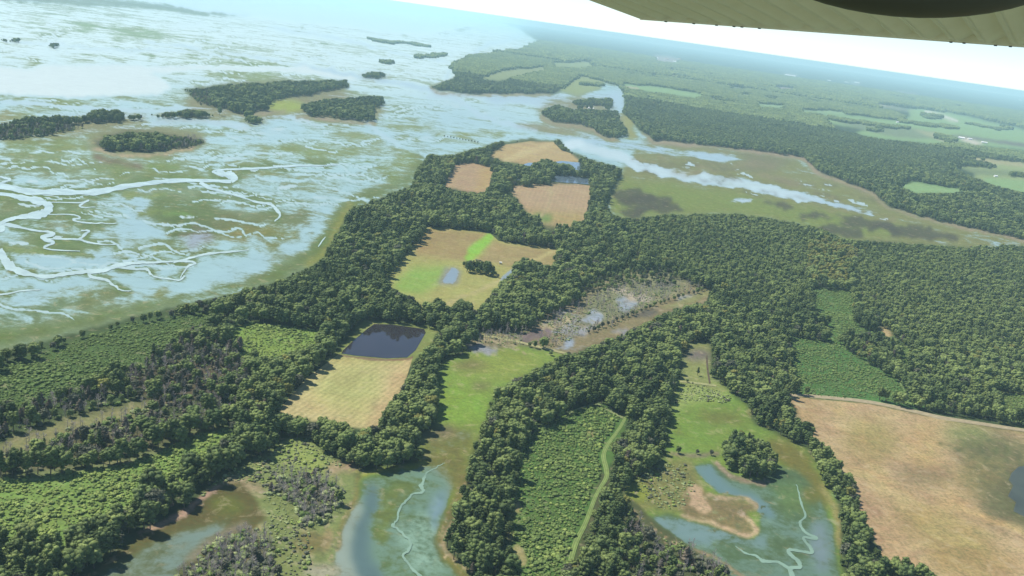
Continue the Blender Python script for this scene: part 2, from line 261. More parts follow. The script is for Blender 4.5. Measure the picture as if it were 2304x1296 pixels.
# --- near open ground (fields are laid on top as their own sheets)
G([(520, 738), (575, 728), (745, 748), (700, 800), (640, 838), (560, 825), (515, 790)], (130, 158, 74), fe=3)
G([(748, 800), (820, 720), (985, 735), (975, 775), (935, 812), (915, 830)], (132, 144, 78), fe=3)
G([(-400, 900), (0, 832), (150, 768), (300, 728), (470, 700), (545, 715), (420, 765), (300, 835), (180, 890), (0, 940), (-400, 1010)], (84, 108, 56), fe=8)
G([(-400, 1080), (0, 1000), (130, 948), (260, 915), (430, 880), (350, 935), (200, 965), (0, 1062), (-400, 1150)], (138, 136, 92), fe=8)
G([(0, 1045), (150, 985), (300, 950), (450, 925), (520, 935), (440, 970), (290, 1030), (150, 1052), (0, 1070)], (104, 100, 72), fe=8)
G([(260, 850), (420, 790), (520, 790), (560, 850), (480, 900), (330, 900)], (92, 82, 66), fe=10)
G([(-400, 1100), (0, 1075), (150, 1058), (290, 1038), (440, 972), (505, 958), (545, 990), (490, 1040), (330, 1130), (250, 1190), (150, 1262), (120, 1400), (-400, 1500)], (124, 152, 76), fe=4)
B([(0, 1078), (150, 1060), (290, 1038), (440, 975), (505, 960)], 10, (128, 130, 92), (128, 130, 92), -.5, fe=4)
# channel bay in the middle foreground
BAY1 = [(985, 850), (1000, 815), (1060, 790), (1120, 770), (1280, 795), (1235, 820), (1150, 860), (1110, 890), (1090, 940), (1070, 1000), (1045, 1060), (1040, 1120), (1000, 1180), (995, 1240), (1060, 1296), (1100, 1450), (640, 1500), (560, 1296), (640, 1200), (760, 1150), (800, 1095), (810, 1068), (900, 1052), (950, 1035), (945, 980), (985, 955)]
P(BAY1, (126, 150, 66), (116, 140, 128), -.6, fe=4)
P([(985, 870), (1010, 850), (1100, 860), (1110, 890), (1080, 960), (960, 985), (990, 950)], (128, 160, 62), None, -.6, fe=14)
P([(1060, 800), (1240, 800), (1150, 850), (1080, 850), (1020, 830)], (142, 156, 72), None, -.6, fe=14)
P((1060, 822, 40, 9, -5), (118, 112, 70), None, -.6, fe=9)
P((1080, 870, 24, 8), (118, 112, 80), None, -.6, fe=9)
P([(950, 985), (1010, 955), (1075, 965), (1050, 1040), (1040, 1100), (1000, 1120), (930, 1060), (950, 1035)], (116, 116, 62), (120, 134, 110), .1, fe=12)
P((985, 975, 40, 16, -10), (120, 112, 88), None, -.3, fe=9, a=.8)
P([(812, 1072), (900, 1056), (960, 1050), (1010, 1080), (1010, 1150), (990, 1200), (1000, 1260), (1080, 1296), (1100, 1500), (720, 1500), (745, 1250), (770, 1180), (805, 1120)], (92, 118, 70), (110, 140, 118), .55, fe=9)
P([(830, 1080), (855, 1100), (850, 1150), (830, 1190), (835, 1250), (880, 1330), (820, 1340), (780, 1290), (775, 1220), (810, 1150)], None, (92, 118, 116), 1.2, fe=10, warp=8)
P([(805, 1120), (815, 1150), (790, 1200), (790, 1260), (820, 1330), (740, 1340), (745, 1240), (770, 1180)], (134, 142, 118), (144, 160, 146), 1.0, fe=9)
P([(985, 1110), (1003, 1100), (1000, 1140), (985, 1175), (975, 1210), (960, 1200), (965, 1140)], None, (120, 148, 158), 1.4, fe=8, warp=3)
P([(850, 1150), (880, 1090), (950, 1080), (900, 1140), (880, 1180), (870, 1230), (840, 1210)], (108, 124, 66), None, .1, fe=10)
P([(900, 1180), (960, 1150), (985, 1210), (1000, 1280), (940, 1290), (900, 1230)], (86, 116, 88), (140, 174, 152), .5, fe=12)
B([(812, 1068), (860, 1056), (920, 1050), (960, 1040)], 9, (150, 158, 66), (150, 158, 66), -.5, fe=3)
B([(810, 1068), (800, 1090), (800, 1120), (765, 1180), (760, 1240)], 12, (128, 118, 70), (128, 118, 70), -.5, fe=5)
B([(1040, 1050), (1035, 1110), (1005, 1170), (990, 1210), (995, 1240), (1030, 1280), (1060, 1310)], 16, (122, 112, 62), (122, 112, 62), -.5, fe=6)
B([(1030, 1160), (1003, 1200), (1000, 1238), (1035, 1268), (1060, 1290)], 5, (178, 156, 124), (178, 156, 124), -.5, fe=2)
# reed and shrub marsh left of the bay
REED = [(650, 985), (690, 985), (720, 1010), (760, 1040), (800, 1060), (800, 1110), (765, 1180), (745, 1296), (760, 1500), (380, 1500), (430, 1290), (540, 1200), (590, 1170), (560, 1120), (520, 1085), (440, 1130), (470, 1090), (560, 1040), (620, 1010)]
G(REED, (128, 140, 84), fe=5)
G([(650, 988), (690, 988), (730, 1025), (745, 1060), (700, 1070), (640, 1040), (590, 1040)], (146, 164, 90), fe=10)
for e, c in [((770, 1052, 34, 12, -12), (176, 152, 124)), ((545, 1090, 50, 12, 14), (168, 148, 120)), ((500, 1110, 40, 7, -10), (184, 164, 138)), ((690, 1110, 60, 30, 15), (92, 86, 74)), ((560, 1160, 26, 5, 10), (190, 176, 142)), ((580, 1185, 22, 4, -20), (190, 176, 142)), ((735, 1215, 10, 30, 10), (172, 150, 116)), ((725, 1285, 40, 18), (176, 174, 150)), ((700, 1220, 40, 24), (124, 112, 70)), ((550, 1230, 60, 40, 30), (104, 96, 80))]:
    G(e, c, fe=6, a=.85, warp=9)
P([(200, 1296), (330, 1192), (400, 1160), (450, 1130), (500, 1090), (540, 1085), (575, 1120), (600, 1170), (545, 1205), (440, 1270), (400, 1400), (60, 1450)], (98, 92, 52), (112, 122, 100), -.25, fe=5)
P([(200, 1296), (320, 1235), (430, 1190), (520, 1170), (500, 1200), (420, 1260), (350, 1400), (60, 1450)], (100, 112, 76), (116, 138, 126), .7, fe=9)
B([(420, 1262), (480, 1215), (560, 1178)], 16, (138, 132, 112), (138, 132, 112), .2, fe=7)
P((510, 1135, 40, 18, 10), (104, 112, 50), None, -.4, fe=9)
B([(310, 1200), (380, 1172), (430, 1140), (470, 1110), (500, 1092)], [5, 14, 14, 10, 6], (182, 154, 130), (182, 154, 130), -.5, fe=3)
# right bay
BAY2 = [(1530, 850), (1560, 832), (1600, 850), (1640, 880), (1680, 915), (1700, 955), (1760, 985), (1810, 1010), (1850, 1060), (1880, 1110), (1885, 1180), (1895, 1296), (1900, 1450), (1700, 1450), (1640, 1290), (1560, 1240), (1480, 1215), (1435, 1170), (1405, 1110), (1450, 1065), (1500, 1030), (1503, 960), (1515, 900)]
P(BAY2, (118, 146, 62), (104, 134, 122), -.6, fe=4)
G([(1530, 850), (1600, 855), (1650, 890), (1620, 900), (1550, 910), (1515, 930), (1520, 880)], (148, 166, 92), fe=8)
G([(1570, 925), (1660, 930), (1680, 950), (1600, 955)], (116, 120, 62), fe=10)
G([(1555, 770), (1595, 770), (1600, 850), (1640, 880), (1530, 862), (1535, 820)], (140, 148, 88), fe=5)
G((1570, 800, 30, 14), (120, 110, 104), fe=6)
P([(1780, 990), (1820, 1030), (1860, 1090), (1872, 1150), (1840, 1140), (1800, 1080), (1740, 1030), (1720, 985)], (116, 112, 56), None, -.4, fe=8)
P([(1500, 1035), (1560, 1030), (1580, 1080), (1560, 1160), (1500, 1150), (1430, 1150), (1405, 1110), (1450, 1065)], (128, 128, 76), None, -.5, fe=8)
G((1435, 1110, 30, 22, 10), (138, 152, 60), fe=8, a=.9)
P([(1560, 1045), (1600, 1042), (1640, 1065), (1700, 1085), (1750, 1050), (1800, 1060), (1850, 1130), (1880, 1200), (1890, 1300), (1890, 1450), (1640, 1400), (1560, 1235), (1490, 1210), (1450, 1170), (1500, 1155), (1600, 1180), (1700, 1215), (1715, 1160), (1680, 1120), (1620, 1110), (1590, 1085)], (88, 114, 80), (104, 132, 112), .45, fe=5)
P([(1565, 1048), (1598, 1046), (1640, 1090), (1700, 1115), (1740, 1150), (1745, 1170), (1700, 1150), (1660, 1120), (1610, 1110)], None, (108, 138, 138), 1.2, fe=6, warp=8)
P([(1455, 1168), (1520, 1165), (1610, 1185), (1700, 1215), (1730, 1205), (1725, 1230), (1640, 1225), (1560, 1225), (1490, 1205)], None, (118, 146, 142), 1.0, fe=8, warp=8)
P((1845, 1230, 20, 60, -5), None, (122, 142, 144), .9, fe=10)
P([(1740, 1090), (1800, 1090), (1830, 1150), (1780, 1160), (1750, 1130)], (98, 126, 78), None, .1, fe=10)
P((1825, 1115, 24, 16, 20), (112, 112, 52), None, -.2, fe=8)
B([(1560, 1235), (1620, 1262), (1660, 1290), (1700, 1330)], 5, (176, 150, 124), (176, 150, 124), -.5, fe=2)
B([(1430, 1150), (1470, 1190), (1490, 1210)], 12, (140, 122, 78), (140, 122, 78), -.5, fe=5)
# sand spit
G([(1550, 1095), (1575, 1092), (1600, 1120), (1645, 1118), (1690, 1130), (1704, 1148), (1680, 1152), (1690, 1175), (1704, 1195), (1690, 1208), (1640, 1198), (1600, 1180), (1540, 1165), (1530, 1130)], (132, 120, 82), fe=4)
G([(1550, 1096), (1574, 1094), (1590, 1130), (1604, 1152), (1585, 1152), (1550, 1135)], (192, 166, 132), fe=3, warp=8)
B([(1530, 1158), (1600, 1176), (1650, 1196), (1690, 1205), (1702, 1192), (1690, 1172), (1660, 1155)], [4, 6, 9, 10, 10, 8, 4], (194, 170, 136), (194, 170, 136), -.5, fe=2)
B([(1590, 1112), (1630, 1122), (1670, 1120), (1698, 1134), (1700, 1146)], [4, 8, 6, 8, 3], (184, 162, 130), (184, 162, 130), -.5, fe=2)
B([(1610, 1040), (1630, 1062), (1670, 1080), (1720, 1088)], 9, (150, 134, 112), (150, 134, 112), -.5, fe=3)
B([(1505, 1022), (1560, 1025), (1620, 1022)], 8, (134, 126, 100), (134, 126, 100), -.5, fe=3)
B([(1845, 1090), (1880, 1150), (1888, 1230)], 12, (150, 142, 90), (150, 142, 90), -.5, fe=4)
# flooded dead-tree swamp
SWP = [(1050, 790), (1060, 750), (1180, 745), (1240, 700), (1330, 640), (1400, 612), (1480, 610), (1560, 640), (1605, 652), (1590, 680), (1540, 690), (1450, 730), (1350, 775), (1290, 798), (1180, 775)]
P(SWP, (142, 130, 98), (150, 160, 172), .15, fe=5)
G([(1330, 660), (1400, 614), (1490, 612), (1560, 640), (1460, 690), (1380, 720), (1300, 735)], (132, 134, 100), fe=10)
G([(1280, 780), (1350, 735), (1450, 690), (1540, 660), (1600, 655), (1590, 680), (1540, 690), (1450, 730), (1350, 775)], (138, 126, 92), fe=5)
for e, c in [((1210, 752, 34, 12, -20), (120, 102, 106)), ((1330, 715, 26, 12, -20), (158, 170, 186)), ((1285, 768, 10, 9), (150, 166, 182)), ((1410, 680, 26, 16, 10), (150, 162, 174)), ((1540, 675, 24, 6, -25), (158, 168, 180)), ((1395, 745, 20, 5, -15), (148, 150, 160)), ((1085, 785, 36, 9, 8), (150, 154, 166)), ((1455, 708, 30, 8, -5), (92, 88, 80)), ((1500, 640, 20, 6), (92, 92, 84)), ((1250, 730, 40, 8, -18), (186, 172, 130)), ((1310, 745, 30, 6, -20), (150, 150, 150)), ((1430, 668, 34, 8, 15), (188, 176, 158)), ((1130, 770, 40, 5, 8), (170, 158, 124)), ((1390, 655, 20, 5, 10), (188, 178, 160))]:
    P(e, c, c, .2, fe=3, a=.9, warp=12)
# right plantations and clearings
for poly, c in [([(1772, 758), (1855, 770), (1925, 800), (2010, 850), (2085, 920), (1780, 890)], (82, 124, 62)), ([(1822, 645), (1915, 655), (1925, 730), (2000, 755), (2055, 795), (2020, 860), (1930, 800), (1860, 775), (1830, 720)], (90, 126, 64)),
                ([(2245, 880), (2304, 888), (2600, 920), (2600, 1020), (2304, 965), (2245, 955)], (112, 124, 70)), ([(1205, 965), (1320, 910), (1360, 912), (1412, 940), (1400, 1000), (1366, 1060), (1345, 1120), (1280, 1300), (1250, 1500), (1100, 1500), (1150, 1296), (1150, 1100), (1160, 1020)], (86, 118, 56)),
                ([(1970, 738), (1992, 738), (2012, 758), (2000, 762)], (184, 164, 120)), ([(1490, 690), (1600, 650), (1600, 662), (1540, 690)], (140, 140, 90)), ([(1355, 1060), (1480, 1180), (1640, 1290), (1700, 1450), (1260, 1450), (1290, 1260)], (84, 90, 58))]:
    G(poly, c, fe=3)
G([(1780, 895), (1960, 908), (2130, 945), (2304, 972), (2700, 1040), (2700, 1500), (2100, 1500), (2110, 1296), (1990, 1245), (1950, 1190), (1925, 1100), (1870, 1010), (1830, 960)], (180, 160, 112), fe=3)
# small wear along the wood edges
for e in [(1165, 1140, 10, 14), (1170, 1250, 12, 26, -20), (1330, 985, 10, 18), (1150, 1200, 6, 20)]: G(e, (170, 156, 110), fe=3, a=.8)
for line, w_, c_ in [([(1040, 1060), (1032, 1120), (1003, 1175), (992, 1215), (1000, 1245), (1040, 1285)], 9, (176, 160, 124)), ([(600, 1046), (560, 1075), (500, 1100), (440, 1140), (380, 1175), (310, 1212)], 8, (180, 158, 134)), ([(770, 1046), (812, 1058), (860, 1052), (940, 1040)], 6, (160, 160, 96)),
                      ([(800, 1120), (768, 1180), (752, 1240), (745, 1300)], 10, (170, 156, 122)), ([(1405, 1110), (1440, 1160), (1500, 1215), (1570, 1245), (1650, 1290)], 7, (166, 146, 112)), ([(1610, 1040), (1640, 1068), (1700, 1088), (1740, 1080)], 6, (166, 150, 130)), ([(1600, 905), (1690, 930), (1760, 985), (1830, 1030), (1866, 1090), (1884, 1170), (1890, 1260)], 7, (150, 148, 92)), ([(1505, 960), (1504, 1030), (1450, 1068)], 6, (160, 160, 110))]:
    o_, w__, n__ = band(line, 1)
    for k in range(0, len(o_), 1):
        if crg.random() < .55:
            cc = o_[k]+crg.normal(size=2)*w_*.45; G((float(cc[0]), float(cc[1]), crg.uniform(2, 7), crg.uniform(1.2, 3), crg.uniform(-30, 30)), tuple(np.array(c_)+crg.normal()*10), fe=1, a=.75, warp=8)
for (x0_, y0_, x1_, y1_, n_) in [(880, 1110, 1000, 1290, 130), (820, 1080, 960, 1200, 30), (1720, 1110, 1880, 1290, 90), (1500, 1180, 1720, 1290, 40), (990, 820, 1200, 960, 60), (1520, 900, 1690, 1010, 50), (950, 980, 1040, 1060, 30)]:
    for q in range(n_):
        x_, y_ = crg.uniform(x0_, x1_), crg.uniform(y0_, y1_)
        low = y0_ > 1050
        c_ = [(78, 108, 74), (136, 168, 146), (96, 118, 66), (84, 112, 92)][crg.integers(0, 4)] if low else [(126, 146, 64), (102, 126, 54), (124, 118, 72), (146, 156, 84)][crg.integers(0, 4)]
        P((x_, y_, crg.uniform(2, 12), crg.uniform(1, 5), crg.uniform(-60, 60)), c_, c_ if low else None, .5 if low else -.5, fe=2, a=.35, warp=10)
for q in range(260):   # pale mats of dead reed and mud in the marshes
    cx_, cy_, rx_, ry_ = [(650, 1150, 100, 110), (600, 1080, 90, 30), (1500, 1110, 60, 50), (1640, 1155, 60, 30), (1300, 730, 110, 24), (1440, 670, 70, 30), (1120, 775, 60, 16), (720, 1250, 40, 60)][q % 8]
    x_, y_ = cx_+crg.normal()*rx_*.6, cy_+crg.normal()*ry_*.6
    G((x_, y_, crg.uniform(2, 9), crg.uniform(1, 3), crg.uniform(-25, 25)), [(176, 162, 128), (120, 112, 88), (150, 158, 110), (96, 100, 70), (186, 172, 150)][crg.integers(0, 5)], fe=1, a=.6, warp=8)
# --- details on the field sheets (sampled by them)
FIELDMAP0 = (VEG.copy(), WAT.copy(), BIA.copy())
def FP(*a, **k): G(*a, **k)
# stubble field with the pond
FP([(620, 930), (740, 790), (925, 800), (900, 880), (835, 970)], (192, 180, 128), fe=2)
FP([(760, 815), (860, 815), (850, 900), (800, 940), (720, 910), (700, 870)], (172, 176, 110), fe=20, a=.8)
B([(920, 800), (895, 860), (865, 920), (835, 965)], [26, 36, 40, 30], (190, 170, 124), (190, 170, 124), -.5, fe=6)
FP([(750, 800), (800, 803), (912, 808), (905, 820), (745, 815)], (176, 172, 110), fe=4)
# bright clearing
FP([(575, 728), (745, 748), (725, 765), (560, 745)], (150, 160, 90), fe=4)
# middle field
FP([(940, 500), (1260, 550), (1240, 620), (1060, 710), (930, 700), (860, 640)], (166, 166, 98), fe=2)
FP([(965, 512), (1100, 524), (1060, 590), (930, 575), (940, 540)], (160, 142, 94), fe=5)
FP([(1110, 545), (1255, 562), (1245, 600), (1150, 600), (1075, 590)], (162, 146, 98), fe=5)
FP([(880, 640), (930, 600), (1010, 600), (985, 640), (950, 662), (900, 660)], (140, 172, 82), fe=8)
B([(1108, 528), (1090, 545), (1068, 565), (1050, 588)], [14, 22, 24, 14], (142, 190, 70), (142, 190, 70), -.5, fe=2)
FP([(1000, 604), (1040, 606), (1030, 640), (985, 642)], (138, 142, 130), fe=5)
P([(1012, 604), (1036, 606), (1020, 640), (992, 640)], None, (140, 160, 172), 1.2, fe=3)
B([(1000, 690), (1060, 660), (1130, 630)], 8, (182, 174, 120), (182, 174, 120), -.5, fe=3)
B([(1195, 590), (1225, 575), (1255, 562)], 6, (188, 178, 120), (188, 178, 120), -.5, fe=2)
P([(1128, 622), (1155, 602), (1160, 612), (1135, 640), (1122, 640)], None, (142, 160, 172), 1.6, fe=2)
P([(878, 635), (888, 650), (892, 665), (880, 660)], None, (142, 152, 150), 1.4, fe=2)
# far peninsula fields
FP([(1090, 350), (1140, 322), (1250, 315), (1310, 365), (1180, 372)], (182, 160, 112), fe=2)
B([(1130, 362), (1180, 345), (1240, 325)], 10, (196, 180, 130), (196, 180, 130), -.5, fe=4)
FP([(990, 420), (1020, 365), (1115, 368), (1115, 440)], (176, 150, 116), fe=2)
FP([(1080, 375), (1112, 370), (1112, 425), (1070, 435)], (178, 152, 104), fe=8)
FP([(1130, 412), (1340, 412), (1330, 515), (1210, 500)], (178, 154, 120), fe=2)
FP([(1175, 470), (1320, 480), (1300, 515), (1210, 500)], (168, 150, 98), fe=8)
FP([(1200, 478), (1245, 482), (1240, 500), (1205, 498)], (116, 140, 72), fe=5)
B([(1240, 420), (1235, 460), (1215, 490)], 6, (176, 160, 120), (176, 160, 120), -.5, fe=3)
# big tan field
FP([(1772, 890), (1960, 908), (2140, 948), (2304, 976), (2700, 1050), (2700, 1500), (2100, 1500), (1900, 1100)], (190, 166, 126), fe=2)
for q in range(70):
    t_ = crg.random(); x_, y_ = 1800+500*crg.random(), 900+400*crg.random()
    P((x_, y_, crg.uniform(10, 60), crg.uniform(4, 14), crg.uniform(15, 60)), *([[(200, 178, 128), (168, 150, 100), (186, 172, 112), (176, 148, 118)][crg.integers(0, 4)]]*2), -.5, fe=6, a=.35, warp=16)
for q_ in range(9):
    B([(1940+q_*9, 1090+q_*4), (1985+q_*12, 1180), (2040+q_*14, 1260), (2080+q_*15, 1310)], 2.5, (160, 138, 100), (160, 138, 100), -.5, fe=1.5, a=.4)
for e, c, a in [((1960, 990, 70, 50, 10), (160, 148, 92), .8), ((2080, 1000, 40, 60), (182, 156, 106), .7), ((1820, 930, 30, 40), (166, 142, 104), .8), ((2080, 1072, 62, 20, 3), (112, 102, 74), .85), ((2060, 1090, 30, 6), (150, 124, 96), .5), ((2230, 1010, 100, 44, 12), (104, 106, 70), .9), ((2180, 970, 60, 14, 8), (130, 152, 84), .8), ((2210, 1080, 60, 50, 30), (128, 122, 76), .8), ((2260, 1130, 60, 55, 20), (104, 104, 72), .9), ((1920, 1030, 40, 24, 40), (168, 140, 104), .6), ((1990, 1180, 70, 60, 40), (176, 146, 112), .7), ((2130, 1200, 120, 50, 25), (170, 152, 98), .8), ((2190, 1270, 110, 40, 10), (166, 144, 92), .7), ((2150, 1130, 50, 12, 25), (188, 164, 112), .8)]:
    P(e, c, c, -.5, fe=18, a=a, warp=18)
for q in range(160):
    x_, y_ = 2235+crg.normal()*48, 1035+crg.normal()*48
    if y_ > 962+(x_-2130)*.14: G((x_, y_, crg.uniform(3, 12), crg.uniform(1.5, 5), crg.uniform(0, 40)), [(98, 104, 66), (84, 92, 62), (126, 130, 84), (140, 124, 90), (112, 108, 78)][crg.integers(0, 5)], fe=2, a=.55, warp=10)
P([(2262, 1055), (2304, 1035), (2500, 1060), (2500, 1250), (2304, 1190), (2270, 1160), (2250, 1110)], (104, 104, 70), (92, 102, 118), .1, fe=10)
B([(2150, 1140), (2220, 1165), (2304, 1200), (2450, 1260)], 12, (196, 172, 120), (196, 172, 120), -.5, fe=4)
B([(1955, 925), (1940, 990), (1980, 1060), (2060, 1120)], 8, (184, 160, 112), (184, 160, 112), -.5, fe=5, a=.7)
for pp in [[(838, 727), (880, 728), (956, 738), (961, 748), (952, 764), (937, 790), (917, 807), (870, 809), (800, 803), (764, 797), (770, 788), (798, 762), (824, 738), (838, 727)]]:
    B(pp, 6, (128, 108, 84), (128, 108, 84), -.5, fe=1.5, a=.9, warp=3); B(pp[3:8], 8, (140, 112, 84), (140, 112, 84), -.5, fe=1.5, a=.8, warp=3)
FIELDMAP1 = (VEG.copy(), WAT.copy(), BIA.copy())

# ------------------------------------------------------------------ canopy map: what grows where (codes)
CAN = np.zeros((MH, MW), np.uint8)
# 1 wood  2 thin brown wood  3 bright shrubs  4 dark shrubs  5 dead swamp trees  6 pale reed shrubs  7 yellow wood  8 none
def K(code, poly, warp=6):
    if isinstance(poly[0], (int, float)): poly = ell(*poly)
    CAN[mk(poly, warp)] = code
K(1, LANDA, 3); K(1, PEN, 5)
for e in [[(415, 200), (560, 187), (780, 181), (788, 196), (690, 214), (612, 226), (600, 250), (540, 256), (460, 238)], [(668, 242), (720, 224), (860, 217), (864, 238), (840, 246), (845, 276), (770, 268), (690, 264)], [(212, 330), (240, 308), (290, 298), (340, 300), (420, 308), (462, 320), (440, 331), (330, 342), (230, 338)],
          [(-300, 310), (0, 280), (60, 264), (190, 262), (212, 250), (268, 248), (280, 262), (350, 256), (312, 272), (190, 279), (100, 297), (0, 315), (-300, 350)], [(340, 260), (440, 246), (496, 260), (470, 266), (350, 266)], (570, 271, 22, 9), (840, 170, 28, 8), (870, 138, 11, 4), (25, 92, 24, 5), (122, 104, 13, 5),
          [(1210, 254), (1250, 238), (1300, 246), (1390, 248), (1395, 272), (1412, 300), (1390, 314), (1350, 304), (1325, 284), (1240, 274)], [(1283, 232), (1330, 218), (1378, 224), (1376, 243), (1330, 236), (1300, 241)], [(800, 84), (880, 91), (968, 101), (965, 106), (880, 98)], [(935, 126), (1000, 119), (996, 126), (940, 134)],
          ]: K(1, e, 4)
K(2, [(410, 198), (470, 200), (475, 240), (500, 250), (450, 236)], 4); K(2, [(420, 310), (462, 318), (440, 331), (360, 340)], 4); K(2, [(0, 285), (120, 285), (190, 290), (100, 306), (0, 318)], 4)
for h in [[(1075, 178), (1120, 160), (1230, 148), (1232, 158), (1190, 166), (1120, 184)], [(1240, 140), (1330, 137), (1340, 150), (1290, 154), (1245, 150)], [(1255, 204), (1300, 172), (1360, 178), (1350, 200), (1300, 214)], [(1395, 188), (1500, 196), (1590, 214), (1570, 222), (1480, 210), (1410, 200)],
          [(1700, 232), (1768, 238), (1768, 245), (1700, 241)], [(1800, 245), (1905, 252), (1900, 260), (1800, 253)], [(1560, 242), (1610, 250), (1600, 262), (1560, 256)],
          [(1855, 255), (1930, 259), (2020, 272), (2040, 262), (1990, 246), (1960, 232), (2000, 236), (2080, 246), (2160, 256), (2304, 288), (2700, 380), (2700, 405), (2304, 342), (2200, 328), (2150, 322), (2100, 324), (1990, 314), (1950, 306), (1880, 290), (1856, 274)],
          [(2150, 350), (2230, 358), (2304, 366), (2700, 430), (2700, 560), (2304, 434), (2240, 420), (2190, 400), (2150, 380)], [(2015, 416), (2060, 407), (2120, 420), (2210, 426), (2140, 436), (2060, 436)],
          (1500, 135, 32, 8, 4), (1765, 200, 28, 3, 3), (2040, 210, 26, 2.5, 3), (1780, 171, 20, 2.5, 3), (1925, 186, 14, 2.5, 3), (1660, 198, 24, 2.5, 3)]: K(0, h, 2)
for e in [[(2025, 268), (2090, 277), (2150, 284), (2150, 291), (2080, 284), (2025, 276)], [(2080, 258), (2112, 262), (2110, 269), (2082, 266)], [(2165, 275), (2230, 283), (2268, 288), (2264, 293), (2180, 282)], [(2108, 300), (2145, 306), (2150, 318), (2110, 314)], [(2145, 326), (2200, 330), (2240, 338), (2300, 352), (2290, 358), (2220, 352), (2140, 346)],
          [(1950, 290), (1982, 292), (1978, 298), (1955, 298)], [(2120, 350), (2150, 352), (2240, 370), (2245, 379), (2180, 374), (2130, 372)], [(2270, 386), (2304, 388), (2304, 400), (2272, 398)], [(1945, 240), (2020, 252), (2025, 262), (1960, 256)], [(1862, 261), (1950, 272), (2040, 286), (2040, 292), (1960, 284), (1862, 270)], (1345, 170, 18, 9), (1330, 190, 30, 5)]: K(1, e, 3)
# open ground of the near land
OPEN = [[(748, 800), (765, 768), (822, 720), (985, 735), (975, 770), (935, 815), (905, 872), (880, 905), (838, 968), (800, 962), (745, 945), (700, 942), (620, 928), (690, 850)],
        [(960, 512), (1060, 518), (1105, 524), (1120, 542), (1180, 552), (1252, 562), (1244, 600), (1215, 596), (1190, 580), (1160, 590), (1150, 615), (1120, 645), (1075, 700), (1040, 675), (1010, 695), (990, 668), (950, 695), (930, 672), (885, 655), (872, 630), (900, 590), (945, 545)],
        [(1095, 350), (1140, 324), (1200, 317), (1245, 320), (1262, 338), (1305, 355), (1310, 385), (1290, 384), (1285, 372), (1220, 360), (1190, 376), (1130, 364)],
        [(998, 418), (1025, 370), (1065, 368), (1085, 374), (1105, 378), (1110, 398), (1102, 422), (1075, 434), (1030, 430)],
        [(1138, 420), (1240, 416), (1240, 394), (1330, 402), (1328, 450), (1318, 492), (1280, 508), (1250, 500), (1225, 520), (1215, 490), (1180, 478), (1165, 455)], [(1155, 398), (1178, 398), (1175, 406), (1155, 406)], [(1240, 495), (1250, 495), (1252, 520), (1238, 530)],
        BAY1, BAY2, RV, [(1530, 800), (1555, 770), (1600, 768), (1604, 860), (1530, 870)],
        [(1780, 890), (1960, 905), (2130, 942), (2240, 952), (2304, 966), (2700, 1040), (2700, 1500), (2130, 1500), (2105, 1290), (2040, 1255), (1985, 1255), (1960, 1210), (1935, 1130), (1925, 1090), (1865, 1010), (1830, 975), (1790, 940)],
        [(200, 1296), (310, 1205), (430, 1140), (520, 1070), (600, 1050), (640, 1180), (440, 1270), (400, 1400), (60, 1450)]]
for h in FST: K(0, h, 1)
for i, h in enumerate(OPEN): K(0, h, 3 if i not in (0, 1, 9) else 1)
K(0, [(1770, 886), (1960, 900), (2130, 936), (2310, 962), (2310, 976), (1960, 914), (1785, 900)], 1)
K(10, [(1290, 665), (1330, 632), (1400, 612), (1490, 612), (1570, 638), (1520, 655), (1440, 650), (1370, 680), (1310, 700)], 8)
K(5, [(1190, 742), (1250, 705), (1320, 676), (1380, 652), (1440, 642), (1520, 646), (1570, 646), (1600, 655), (1590, 680), (1540, 690), (1450, 728), (1350, 775), (1290, 798), (1180, 775), (1060, 790), (1070, 750)], 5)
K(0, [(1380, 740), (1440, 700), (1540, 662), (1600, 655), (1590, 680), (1540, 690), (1450, 728), (1350, 775), (1290, 798), (1240, 785), (1290, 760), (1330, 745)], 3)
K(0, (1210, 752, 36, 13, -20), 2); K(0, (1330, 715, 26, 10, -20), 2); K(0, (1410, 682, 22, 12), 2); K(0, (1100, 785, 50, 12, 5), 2)
K(3, [(520, 742), (578, 728), (742, 748), (700, 795), (645, 836), (565, 822), (518, 785)], 2)
K(4, [(-400, 910), (0, 835), (150, 772), (300, 732), (470, 704), (545, 718), (420, 765), (300, 830), (180, 885), (0, 935), (-400, 1010)], 10)
K(2, [(260, 880), (300, 830), (400, 790), (450, 740), (480, 770), (540, 790), (560, 850), (500, 900), (430, 900), (300, 905)], 10)
K(2, [(-400, 1150), (0, 940), (130, 900), (300, 880), (450, 880), (560, 930), (430, 965), (290, 1030), (150, 1050), (0, 1068)], 6)
K(0, [(-400, 1130), (0, 992), (130, 945), (260, 912), (340, 893), (350, 905), (270, 935), (170, 960), (0, 1020)], 5)
K(3, [(-400, 1100), (0, 1082), (150, 1064), (290, 1044), (440, 980), (505, 964), (545, 990), (470, 1040), (330, 1120), (240, 1190), (150, 1250), (80, 1230), (0, 1240), (-400, 1300)], 3)
K(6, REED, 5)
K(0, [(740, 1045), (800, 1058), (800, 1120), (770, 1180), (745, 1296), (700, 1296), (700, 1200), (770, 1110)], 4)
K(0, [(440, 1130), (500, 1085), (590, 1090), (600, 1180), (545, 1205), (440, 1270)], 4)
K(9, [(620, 1075), (700, 1065), (775, 1105), (770, 1140), (720, 1180), (690, 1190), (660, 1140), (600, 1110)], 5)
K(9, [(400, 1296), (470, 1230), (560, 1190), (610, 1230), (625, 1296), (640, 1500), (380, 1500)], 5)
K(11, [(1205, 968), (1320, 914), (1356, 912), (1398, 940), (1384, 975), (1354, 1020), (1356, 1070), (1330, 1120), (1300, 1190), (1270, 1300), (1250, 1500), (1140, 1500), (1160, 1296), (1148, 1210), (1155, 1100), (1165, 1020)], 3)
